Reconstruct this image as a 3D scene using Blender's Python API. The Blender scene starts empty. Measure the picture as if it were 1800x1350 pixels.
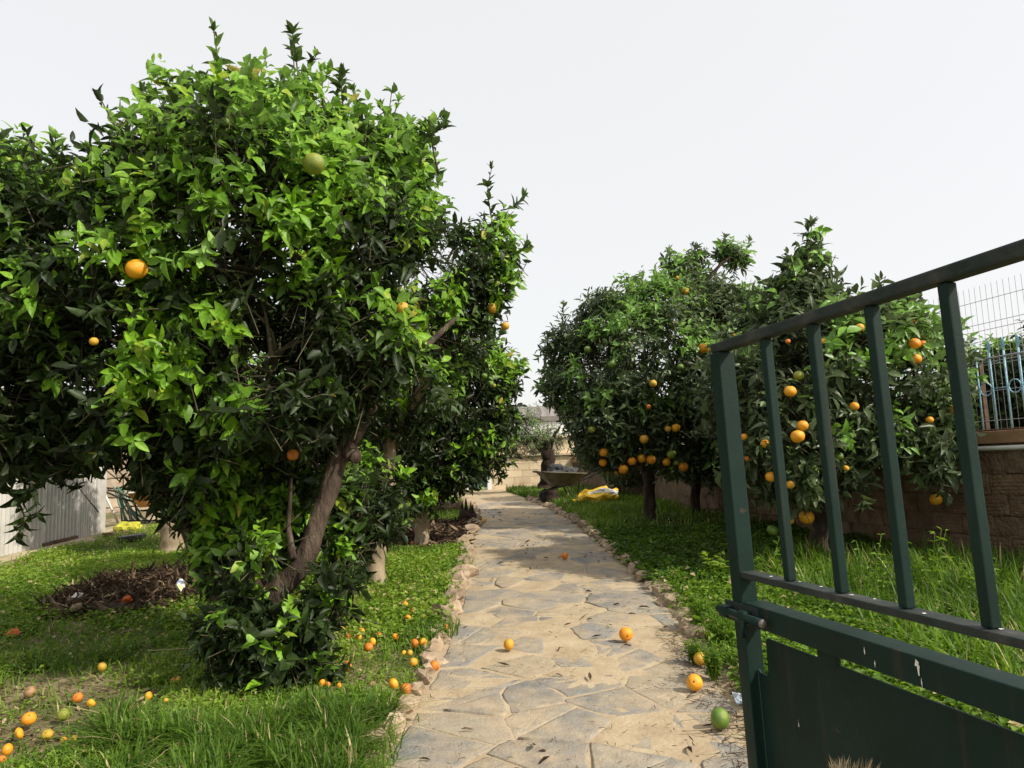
import bpy, bmesh, math, random
import numpy as np
from mathutils import Matrix, Vector, Euler

random.seed(7)
rng = np.random.default_rng(7)
SC = bpy.context.scene
COL = SC.collection
R = math.radians

# ------------------------------------------------------------------ camera
CAM_Z, PITCH, ROLL, FPX = 1.40, math.atan(146 / 1250), R(-2.0), 1250.0
cam_data = bpy.data.cameras.new('camera')
cam_data.sensor_width = 36.0
cam_data.lens = 36.0 * FPX / 1800.0
cam_data.clip_start = 0.05
cam_data.clip_end = 3000
cam = bpy.data.objects.new('camera', cam_data)
COL.objects.link(cam)
CAMM = Matrix.Translation((0, 0, CAM_Z)) @ Euler((math.pi / 2 + PITCH, 0, 0)).to_matrix().to_4x4() @ Matrix.Rotation(ROLL, 4, 'Z')
cam.matrix_world = CAMM
SC.camera = cam

# ------------------------------------------------------------------ light
SUN_EL, SUN_AZ = R(41), math.atan2(0.89, -0.45)       # azimuth measured from +Y towards +X
sun_dir = Vector((math.sin(SUN_AZ) * math.cos(SUN_EL), math.cos(SUN_AZ) * math.cos(SUN_EL), math.sin(SUN_EL)))
W = bpy.data.worlds.new('World')
SC.world = W
W.use_nodes = True
nt = W.node_tree
nt.nodes.clear()
sky = nt.nodes.new('ShaderNodeTexSky')
sky.sky_type = 'NISHITA'
sky.sun_disc = False
sky.sun_elevation = SUN_EL
sky.sun_rotation = SUN_AZ
sky.dust_density = 4.0
sky.air_density = 1.0
bg = nt.nodes.new('ShaderNodeBackground')
bg.inputs['Strength'].default_value = 0.05
veil = nt.nodes.new('ShaderNodeBackground')            # thin white cloud sheet over the whole sky
veil.inputs['Color'].default_value = (1.0, 0.978, 0.938, 1)
veil.inputs['Strength'].default_value = 0.815
add = nt.nodes.new('ShaderNodeAddShader')
out = nt.nodes.new('ShaderNodeOutputWorld')
nt.links.new(sky.outputs[0], bg.inputs['Color'])
nt.links.new(bg.outputs[0], add.inputs[0])
nt.links.new(veil.outputs[0], add.inputs[1])
nt.links.new(add.outputs[0], out.inputs['Surface'])
sun_data = bpy.data.lights.new('sun', 'SUN')
sun_data.energy = 5.0
sun_data.angle = R(0.9)
sun_data.color = (1.0, 0.93, 0.80)
sun = bpy.data.objects.new('sun', sun_data)
COL.objects.link(sun)
sun.rotation_euler = sun_dir.to_track_quat('Z', 'Y').to_euler()
sun.location = sun_dir * 40
SC.view_settings.view_transform = 'Standard'
SC.view_settings.look = 'None'
SC.view_settings.gamma = 1.0
SC.view_settings.exposure = 0.0
SC.view_settings.use_curve_mapping = False
SC.cycles.max_bounces = 6
SC.cycles.diffuse_bounces = 3
SC.cycles.glossy_bounces = 2
SC.cycles.transmission_bounces = 4
SC.cycles.use_adaptive_sampling = True

# ------------------------------------------------------------------ survey helpers
CR = np.array(CAMM.to_3x3())
SLOPE = 0.045


def ray(px, py):
    d = CR @ np.array([(px - 900) / FPX, -(py - 675) / FPX, -1.0])
    return d


def at(px, py, depth):
    d = ray(px, py)
    return np.array([0, 0, CAM_Z]) + d * (depth / d[1])


def ground(px, py):
    d = ray(px, py)
    t = CAM_Z / (SLOPE * d[1] - d[2])
    return np.array([0, 0, CAM_Z]) + d * t


def to_px(P):
    q = (np.asarray(P) - np.array([0, 0, CAM_Z])) @ CR
    z = np.maximum(-q[..., 2], 1e-3)
    return 900 + q[..., 0] / z * FPX, 675 - q[..., 1] / z * FPX, -q[..., 2]


def hash3(i, j, k):
    n = (i * 374761393 + j * 668265263 + k * 2147483647 * 3) & 0xFFFFFFFF
    n = ((n ^ (n >> 13)) * 1274126177) & 0xFFFFFFFF
    return ((n ^ (n >> 16)) & 0xFFFF) / 65535.0


def vnoise(P):
    P = np.asarray(P, dtype=float)
    f = np.floor(P).astype(np.int64)
    w = P - f
    w = w * w * (3 - 2 * w)
    r = 0
    for a in (0, 1):
        for b in (0, 1):
            for c in (0, 1):
                h = hash3(f[..., 0] + a, f[..., 1] + b, f[..., 2] + c)
                r = r + h * (w[..., 0] if a else 1 - w[..., 0]) * (w[..., 1] if b else 1 - w[..., 1]) * (w[..., 2] if c else 1 - w[..., 2])
    return r - 0.5


def noise2(x, y, s, seed=0.0):
    x = np.asarray(x, float)
    y = np.asarray(y, float)
    return vnoise(np.stack([x * s, y * s, np.full_like(x * 1.0, seed)], -1))


# path edges, in metres, from the survey of its two edges
_L = [ground(*p) for p in ((655, 1350), (735, 1225), (775, 1140), (800, 1075), (817, 1000), (828, 950), (836, 920), (838, 900), (818, 883), (775, 870), (745, 864))]
_Rr = [ground(*p) for p in ((1375, 1350), (1300, 1240), (1232, 1140), (1180, 1068), (1122, 1010), (1070, 968), (1035, 938), (1002, 912), (958, 889), (905, 871), (884, 864))]
_L = [np.array([_L[0][0], -1.0, 0])] + _L
_Rr = [np.array([_Rr[0][0], -1.0, 0])] + _Rr
LY, LX = np.array([p[1] for p in _L]), np.array([p[0] for p in _L])
RY, RX = np.array([p[1] for p in _Rr]), np.array([p[0] for p in _Rr])


def path_l(y):
    return np.interp(y, LY, LX)


def path_r(y):
    return np.interp(y, RY, RX)


def gz(x, y):
    x = np.asarray(x, float)
    y = np.asarray(y, float)
    base = SLOPE * np.clip(y, -60, 24)
    dl, dr = path_l(y) - x, x - path_r(y)
    o = np.clip(np.maximum(dl, dr) / 0.5, 0, 1)
    b = 0.09 * noise2(x, y, 0.9, 3.3) + 0.035 * noise2(x, y, 3.1, 9.1)
    near = np.clip((22 - y) / 4, 0, 1)
    return base + o * b * near


def gpt(px, py):
    p = ground(px, py)
    p[2] = float(gz(p[0], p[1]))
    return p


# ------------------------------------------------------------------ materials
def new_mat(name):
    m = bpy.data.materials.new(name)
    m.use_nodes = True
    n = m.node_tree.nodes
    b = n.get('Principled BSDF')
    return m, n, m.node_tree.links, b


def ramp(n, stops):
    r = n.new('ShaderNodeValToRGB')
    el = r.color_ramp.elements
    while len(el) < len(stops):
        el.new(0.5)
    for e, (p, c) in zip(el, stops):
        e.position = p
        e.color = (*c, 1)
    return r


def tex(n, l, scale, detail=5, rough=0.6, coord='Object', kind='ShaderNodeTexNoise', stretch=None):
    c = n.new('ShaderNodeTexCoord')
    t = n.new(kind)
    t.inputs['Scale'].default_value = scale
    if kind == 'ShaderNodeTexNoise':
        t.inputs['Detail'].default_value = detail
        t.inputs['Roughness'].default_value = rough
    src = c.outputs[coord]
    if coord == 'World':
        g = n.new('ShaderNodeNewGeometry')
        src = g.outputs['Position']
    if stretch:
        mp = n.new('ShaderNodeMapping')
        mp.inputs['Scale'].default_value = stretch
        l.new(src, mp.inputs['Vector'])
        src = mp.outputs[0]
    l.new(src, t.inputs['Vector'])
    return t


def noisy(name, stops, scale=6, rough=0.8, bump=0.3, bscale=40, metal=0, coord='Object', stretch=None, spec=0.3, rand=0.0, bdist=0.01):
    m, n, l, b = new_mat(name)
    if coord == 'World':
        g = n.new('ShaderNodeNewGeometry')
        t = n.new('ShaderNodeTexNoise')
        t.inputs['Scale'].default_value = scale
        t.inputs['Detail'].default_value = 7
        t.inputs['Roughness'].default_value = 0.65
        l.new(g.outputs['Position'], t.inputs['Vector'])
        t2 = n.new('ShaderNodeTexNoise')
        t2.inputs['Scale'].default_value = bscale
        t2.inputs['Detail'].default_value = 5
        l.new(g.outputs['Position'], t2.inputs['Vector'])
    else:
        t = tex(n, l, scale, 7, 0.65, coord, stretch=stretch)
        t2 = tex(n, l, bscale, 5, 0.6, coord, stretch=stretch)
    r = ramp(n, stops)
    l.new(t.outputs['Fac'], r.inputs[0])
    col = r.outputs[0]
    if rand:
        oi = n.new('ShaderNodeObjectInfo')
        mr = n.new('ShaderNodeMapRange')
        mr.inputs['To Min'].default_value = 1 - rand
        mr.inputs['To Max'].default_value = 1 + rand
        l.new(oi.outputs['Random'], mr.inputs['Value'])
        hsv = n.new('ShaderNodeHueSaturation')
        l.new(mr.outputs[0], hsv.inputs['Value'])
        l.new(col, hsv.inputs['Color'])
        col = hsv.outputs[0]
    l.new(col, b.inputs['Base Color'])
    b.inputs['Roughness'].default_value = rough
    b.inputs['Metallic'].default_value = metal
    b.inputs['Specular IOR Level'].default_value = spec
    if bump:
        bp = n.new('ShaderNodeBump')
        bp.inputs['Strength'].default_value = bump
        bp.inputs['Distance'].default_value = bdist
        l.new(t2.outputs['Fac'], bp.inputs['Height'])
        l.new(bp.outputs[0], b.inputs['Normal'])
    return m


def leaf_mat(name, stops, rough=0.38, trans=0.30, spec=0.5, pale=True):
    """leaf colour from the leaf's own age ('tone' on each face); light comes through"""
    m, n, l, b = new_mat(name)
    a = n.new('ShaderNodeAttribute')
    a.attribute_name = 'tone'
    r = ramp(n, stops)
    l.new(a.outputs['Fac'], r.inputs[0])
    t = n.new('ShaderNodeTexNoise')
    t.inputs['Scale'].default_value = 55
    t.inputs['Detail'].default_value = 2
    g = n.new('ShaderNodeNewGeometry')
    l.new(g.outputs['Position'], t.inputs['Vector'])
    hsv = n.new('ShaderNodeHueSaturation')
    mr = n.new('ShaderNodeMapRange')
    mr.inputs['From Min'].default_value = 0.3
    mr.inputs['From Max'].default_value = 0.7
    mr.inputs['To Min'].default_value = 0.75
    mr.inputs['To Max'].default_value = 1.25
    l.new(t.outputs['Fac'], mr.inputs['Value'])
    l.new(mr.outputs[0], hsv.inputs['Value'])
    l.new(r.outputs[0], hsv.inputs['Color'])
    under = n.new('ShaderNodeHueSaturation')               # leaves are paler and duller underneath
    under.inputs['Saturation'].default_value = 0.82 if pale else 1.0
    under.inputs['Value'].default_value = 1.25 if pale else 1.0
    l.new(g.outputs['Backfacing'], under.inputs['Fac'])
    l.new(hsv.outputs[0], under.inputs['Color'])
    hsv = under
    l.new(hsv.outputs[0], b.inputs['Base Color'])
    b.inputs['Roughness'].default_value = rough
    b.inputs['Specular IOR Level'].default_value = spec
    tr = n.new('ShaderNodeBsdfTranslucent')
    h2 = n.new('ShaderNodeHueSaturation')
    h2.inputs['Value'].default_value = 1.6
    h2.inputs['Saturation'].default_value = 1.1
    h2.inputs['Hue'].default_value = 0.492
    l.new(hsv.outputs[0], h2.inputs['Color'])
    l.new(h2.outputs[0], tr.inputs['Color'])
    mx = n.new('ShaderNodeMixShader')
    mx.inputs[0].default_value = trans
    l.new(b.outputs[0], mx.inputs[1])
    l.new(tr.outputs[0], mx.inputs[2])
    o = n.get('Material Output')
    l.new(mx.outputs[0], o.inputs['Surface'])
    return m


M = {}
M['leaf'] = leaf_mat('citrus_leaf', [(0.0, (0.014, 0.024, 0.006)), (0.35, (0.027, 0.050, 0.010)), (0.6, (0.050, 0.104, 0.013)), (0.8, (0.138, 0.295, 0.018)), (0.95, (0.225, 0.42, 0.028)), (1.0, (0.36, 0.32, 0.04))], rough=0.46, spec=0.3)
M['leaf_grey'] = leaf_mat('citrus_leaf_dull', [(0.0, (0.034, 0.052, 0.020)), (0.35, (0.084, 0.124, 0.045)), (0.6, (0.128, 0.190, 0.060)), (0.85, (0.13, 0.28, 0.035)), (1.0, (0.19, 0.37, 0.045))], rough=0.42, trans=0.24, spec=0.42)
M['olive_leaf'] = leaf_mat('olive_leaf', [(0.0, (0.045, 0.075, 0.024)), (0.5, (0.10, 0.16, 0.05)), (1.0, (0.22, 0.30, 0.10))], rough=0.5, trans=0.25)
M['grass'] = leaf_mat('grass_blade', [(0.0, (0.048, 0.098, 0.016)), (0.4, (0.110, 0.205, 0.026)), (0.75, (0.215, 0.335, 0.042)), (0.93, (0.30, 0.38, 0.09)), (1.0, (0.45, 0.38, 0.19))], rough=0.5, trans=0.35, spec=0.2, pale=False)
M['twig'] = noisy('twig_bark', [(0.3, (0.045, 0.045, 0.02)), (0.7, (0.10, 0.085, 0.05))], 30, bump=0)
M['bark'] = noisy('citrus_bark', [(0.3, (0.022, 0.015, 0.011)), (0.5, (0.060, 0.042, 0.030)), (0.7, (0.14, 0.105, 0.075))], 11, 0.95, 1.0, 32, stretch=(1, 1, 0.3), bdist=0.03)
M['bark_pale'] = noisy('limewashed_bark', [(0.25, (0.16, 0.12, 0.08)), (0.5, (0.30, 0.23, 0.15)), (0.75, (0.40, 0.33, 0.24))], 7, 0.9, 0.7, 30, stretch=(1, 1, 0.4), bdist=0.012)
M['bark_dark'] = noisy('olive_bark', [(0.25, (0.012, 0.008, 0.006)), (0.55, (0.035, 0.021, 0.016)), (0.8, (0.09, 0.058, 0.045))], 5, 0.95, 1.0, 22, stretch=(1, 1, 0.2), bdist=0.03)
M['stone'] = None


# ground
def ground_mat():
    m, n, l, b = new_mat('garden_soil')
    g = n.new('ShaderNodeNewGeometry')

    def nz(s, d=6):
        t = n.new('ShaderNodeTexNoise')
        t.inputs['Scale'].default_value = s
        t.inputs['Detail'].default_value = d
        t.inputs['Roughness'].default_value = 0.65
        l.new(g.outputs['Position'], t.inputs['Vector'])
        return t
    a, c, d = nz(0.8), nz(9), nz(60, 3)
    r1 = ramp(n, [(0.3, (0.13, 0.09, 0.055)), (0.5, (0.25, 0.19, 0.12)), (0.7, (0.40, 0.32, 0.22))])
    r2 = ramp(n, [(0.35, (0.06, 0.075, 0.025)), (0.65, (0.15, 0.16, 0.06))])
    l.new(c.outputs['Fac'], r1.inputs[0])
    l.new(c.outputs['Fac'], r2.inputs[0])
    mk = ramp(n, [(0.42, (0, 0, 0)), (0.58, (1, 1, 1))])
    l.new(a.outputs['Fac'], mk.inputs[0])
    mx = n.new('ShaderNodeMixRGB')
    l.new(mk.outputs[0], mx.inputs[0])
    l.new(r1.outputs[0], mx.inputs[1])
    l.new(r2.outputs[0], mx.inputs[2])
    l.new(mx.outputs[0], b.inputs['Base Color'])
    b.inputs['Roughness'].default_value = 0.95
    b.inputs['Specular IOR Level'].default_value = 0.1
    bp = n.new('ShaderNodeBump')
    bp.inputs['Strength'].default_value = 0.7
    bp.inputs['Distance'].default_value = 0.02
    l.new(d.outputs['Fac'], bp.inputs['Height'])
    l.new(bp.outputs[0], b.inputs['Normal'])
    return m


M['soil'] = ground_mat()


def flag_mat():
    m, n, l, b = new_mat('dusty_slate')
    g = n.new('ShaderNodeNewGeometry')
    oi = n.new('ShaderNodeObjectInfo')

    def nz(s, d=6, ro=0.65):
        t = n.new('ShaderNodeTexNoise')
        t.inputs['Scale'].default_value = s
        t.inputs['Detail'].default_value = d
        t.inputs['Roughness'].default_value = ro
        l.new(g.outputs['Position'], t.inputs['Vector'])
        return t
    a, c, d = nz(3.2, 8), nz(14, 6), nz(70, 4)
    slate = ramp(n, [(0.0, (0.145, 0.155, 0.16)), (0.4, (0.20, 0.205, 0.20)), (0.75, (0.25, 0.24, 0.21)), (1.0, (0.34, 0.28, 0.19))])
    l.new(oi.outputs['Random'], slate.inputs[0])
    hs = n.new('ShaderNodeHueSaturation')
    mr = n.new('ShaderNodeMapRange')
    mr.inputs['To Min'].default_value = 0.6
    mr.inputs['To Max'].default_value = 1.4
    l.new(c.outputs['Fac'], mr.inputs['Value'])
    l.new(mr.outputs[0], hs.inputs['Value'])
    l.new(slate.outputs[0], hs.inputs['Color'])
    dirt = ramp(n, [(0.3, (0.33, 0.26, 0.175)), (0.7, (0.43, 0.35, 0.245))])
    l.new(c.outputs['Fac'], dirt.inputs[0])
    mk = ramp(n, [(0.36, (0.06, .06, .06)), (0.64, (.95, .95, .95))])
    l.new(a.outputs['Fac'], mk.inputs[0])
    mx = n.new('ShaderNodeMixRGB')
    l.new(mk.outputs[0], mx.inputs[0])
    l.new(hs.outputs[0], mx.inputs[1])
    l.new(dirt.outputs[0], mx.inputs[2])
    sp = ramp(n, [(0.70, (0, 0, 0)), (0.76, (1, 1, 1))])      # dark specks and stains
    l.new(nz(24, 5, 0.75).outputs['Fac'], sp.inputs[0])
    m2 = n.new('ShaderNodeMixRGB')
    m2.inputs[2].default_value = (0.07, 0.055, 0.045, 1)
    l.new(sp.outputs[0], m2.inputs[0])
    l.new(mx.outputs[0], m2.inputs[1])
    l.new(m2.outputs[0], b.inputs['Base Color'])
    b.inputs['Roughness'].default_value = 0.85
    b.inputs['Specular IOR Level'].default_value = 0.2
    ad = n.new('ShaderNodeMath')
    ad.operation = 'ADD'
    l.new(c.outputs['Fac'], ad.inputs[0])
    l.new(d.outputs['Fac'], ad.inputs[1])
    bp = n.new('ShaderNodeBump')
    bp.inputs['Strength'].default_value = 0.55
    bp.inputs['Distance'].default_value = 0.015
    l.new(ad.outputs[0], bp.inputs['Height'])
    l.new(bp.outputs[0], b.inputs['Normal'])
    return m


M['flag'] = flag_mat()
M['mortar'] = noisy('sandy_mortar', [(0.2, (0.27, 0.205, 0.13)), (0.5, (0.39, 0.31, 0.205)), (0.8, (0.49, 0.405, 0.285))], 5, 0.95, 0.6, 45, coord='World', spec=0.1)
M['rock'] = noisy('limestone_rock', [(0.2, (0.15, 0.10, 0.065)), (0.45, (0.29, 0.215, 0.145)), (0.7, (0.44, 0.35, 0.25)), (0.9, (0.56, 0.48, 0.38))], 9, 0.9, 0.9, 22, coord='World', rand=0.2, bdist=0.02)


# ------------------------------------------------------------------ mesh helpers
def setp(o, label=None, cat=None, group=None, kind=None):
    if label:
        o['label'] = label
    if cat:
        o['category'] = cat
    if group:
        o['group'] = group
    if kind:
        o['kind'] = kind
    return o


def mesh_np(name, V, T, mats, tone=None, mi=None, smooth=False):
    me = bpy.data.meshes.new(name)
    V = np.ascontiguousarray(V, dtype=np.float32)
    T = np.ascontiguousarray(T, dtype=np.int32)
    me.vertices.add(len(V))
    me.vertices.foreach_set('co', V.ravel())
    me.loops.add(T.size)
    me.loops.foreach_set('vertex_index', T.ravel())
    me.polygons.add(len(T))
    me.polygons.foreach_set('loop_start', np.arange(0, T.size, 3, dtype=np.int32))
    for m in mats:
        me.materials.append(m)
    if mi is not None:
        me.polygons.foreach_set('material_index', np.ascontiguousarray(mi, dtype=np.int32))
    if smooth:
        me.polygons.foreach_set('use_smooth', np.ones(len(T), dtype=bool))
    me.update(calc_edges=True)
    if tone is not None:
        a = me.attributes.new('tone', 'FLOAT', 'FACE')
        a.data.foreach_set('value', np.ascontiguousarray(tone, dtype=np.float32))
    return me


def link(name, me, parent=None, loc=None):
    o = bpy.data.objects.new(name, me)
    COL.objects.link(o)
    if parent:
        o.parent = parent
    if loc is not None:
        o.location = [float(v) for v in loc]
    return o


def empty(name, loc, rz=0.0):
    o = bpy.data.objects.new(name, None)
    o.empty_display_size = 0.1
    COL.objects.link(o)
    o.location = [float(v) for v in loc]
    o.rotation_euler = (0, 0, rz)
    return o


def finish(bm, name, mats, smooth=False):
    me = bpy.data.meshes.new(name)
    bmesh.ops.recalc_face_normals(bm, faces=bm.faces)
    bm.to_mesh(me)
    bm.free()
    for m in (mats if isinstance(mats, (list, tuple)) else [mats]):
        me.materials.append(m)
    if smooth:
        me.polygons.foreach_set('use_smooth', np.ones(len(me.polygons), dtype=bool))
    me.update()
    return me


def box_bm(bm, c, size, rot=None, bev=0.0):
    """box with centre c, full size; rot a 3x3"""
    r = bmesh.ops.create_cube(bm, size=1.0)
    vs = r['verts']
    mt = Matrix.Translation(Vector([float(v) for v in c])) @ ((rot.to_4x4()) if rot is not None else Matrix.Identity(4)) @ Matrix.Diagonal((*size, 1))
    bmesh.ops.transform(bm, matrix=mt, verts=vs)
    if bev:
        es = list({e for v in vs for e in v.link_edges})
        bmesh.ops.bevel(bm, geom=es, offset=bev, segments=2, affect='EDGES', profile=0.6)


def tube_arrays(P, rad, seg=8, cap=True, lump=0.0, seed=0.0):
    P = np.asarray(P, float)
    rad = np.broadcast_to(np.asarray(rad, float), (len(P),))
    n = len(P)
    tan = np.gradient(P, axis=0)
    tan /= np.linalg.norm(tan, axis=1, keepdims=True) + 1e-9
    up = np.array([0.0, 0, 1]) if abs(tan[0][2]) < 0.9 else np.array([1.0, 0, 0])
    V = []
    s = np.cross(tan[0], up)
    s /= np.linalg.norm(s)
    ang = np.arange(seg) / seg * 2 * np.pi
    for i in range(n):
        s = s - tan[i] * np.dot(s, tan[i])
        s /= np.linalg.norm(s) + 1e-9
        t2 = np.cross(tan[i], s)
        ring = np.cos(ang)[:, None] * s + np.sin(ang)[:, None] * t2
        rr = rad[i] * np.ones(seg)
        if lump:
            rr = rr * (1 + lump * 2 * vnoise(np.stack([np.cos(ang) * 1.3 + seed, np.sin(ang) * 1.3, np.full(seg, i * 0.55)], -1)))
        V.append(P[i] + ring * rr[:, None])
    V = np.concatenate(V)
    T = []
    for i in range(n - 1):
        for k in range(seg):
            a, b = i * seg + k, i * seg + (k + 1) % seg
            c, d = a + seg, b + seg
            T += [(a, b, d), (a, d, c)]
    if cap:
        V = np.concatenate([V, P[:1], P[-1:]])
        i0, i1 = n * seg, n * seg + 1
        for k in range(seg):
            T.append((i0, (k + 1) % seg, k))
            T.append((i1, (n - 1) * seg + k, (n - 1) * seg + (k + 1) % seg))
    return V, np.array(T)


class Geo:
    """collects triangle pieces for one mesh"""

    def __init__(self):
        self.V, self.T, self.tone, self.mi, self.n = [], [], [], [], 0

    def add(self, V, T, tone=0.5, mi=0):
        V = np.asarray(V, float).reshape(-1, 3)
        T = np.asarray(T).reshape(-1, 3)
        self.V.append(V)
        self.T.append(T + self.n)
        self.n += len(V)
        self.tone.append(np.broadcast_to(np.asarray(tone, float), (len(T),)))
        self.mi.append(np.broadcast_to(np.asarray(mi), (len(T),)))

    def mesh(self, name, mats, smooth=False, origin=None):
        V = np.concatenate(self.V)
        if origin is not None:
            V = V - np.asarray(origin, float)
        return mesh_np(name, V, np.concatenate(self.T), mats, np.concatenate(self.tone), np.concatenate(self.mi), smooth)


def spline(pts, n):
    pts = np.asarray(pts, float)
    if len(pts) == 2:
        t = np.linspace(0, 1, n)[:, None]
        return pts[0] * (1 - t) + pts[1] * t
    P = np.vstack([2 * pts[0] - pts[1], pts, 2 * pts[-1] - pts[-2]])
    u = np.linspace(0, len(pts) - 1 - 1e-6, n)
    i = u.astype(int)
    t = (u - i)[:, None]
    p0, p1, p2, p3 = P[i], P[i + 1], P[i + 2], P[i + 3]
    return 0.5 * (2 * p1 + (p2 - p0) * t + (2 * p0 - 5 * p1 + 4 * p2 - p3) * t * t + (3 * p1 - p0 - 3 * p2 + p3) * t ** 3)


def lump_bm(size, seed, sub=2, amp=0.35, freq=1.6, flat=0.0):
    """an irregular rock or crumpled lump"""
    bm = bmesh.new()
    bmesh.ops.create_icosphere(bm, subdivisions=sub, radius=1.0)
    P = np.array([v.co[:] for v in bm.verts])
    k = 1 + amp * 2 * vnoise(P * freq + seed * 7.31) + amp * vnoise(P * freq * 2.3 + seed * 3.7)
    P = P * k[:, None] * np.asarray(size)
    if flat:
        P[:, 2] = np.maximum(P[:, 2], -flat)
    for v, p in zip(bm.verts, P):
        v.co = p
    return bm


def cyl_mesh(name, P, rad, mats, seg=10, smooth=True, origin=(0, 0, 0), lump=0.0, seed=0.0):
    V, T = tube_arrays(P, rad, seg, True, lump, seed)
    return mesh_np(name, V - np.asarray(origin, float), T, mats if isinstance(mats, list) else [mats], None, None, smooth)


# ------------------------------------------------------------------ terrain
def build_terrain():
    xs = np.concatenate([-np.geomspace(600, 14, 14), np.arange(-13, 13.01, 0.25), np.geomspace(14, 600, 14)])
    ys = np.concatenate([-np.geomspace(300, 4, 8), np.arange(-3, 24.01, 0.25), np.geomspace(25, 900, 18)])
    X, Y = np.meshgrid(xs, ys)
    Z = gz(X, Y)
    ins = (X > path_l(Y) - 0.02) & (X < path_r(Y) + 0.02) & (Y > -1) & (Y < 19)
    Z = np.where(ins, Z - 0.05, Z)
    V = np.stack([X, Y, Z], -1).reshape(-1, 3)
    nx = len(xs)
    I = (np.arange(len(ys) - 1)[:, None] * nx + np.arange(nx - 1)[None]).ravel()
    T = np.concatenate([np.stack([I, I + 1, I + nx + 1], -1), np.stack([I, I + nx + 1, I + nx], -1)])
    o = link('ground', mesh_np('ground', V, T, [M['soil']], smooth=True))
    setp(o, 'brown garden soil under the grass and trees', kind='structure')


build_terrain()


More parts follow.
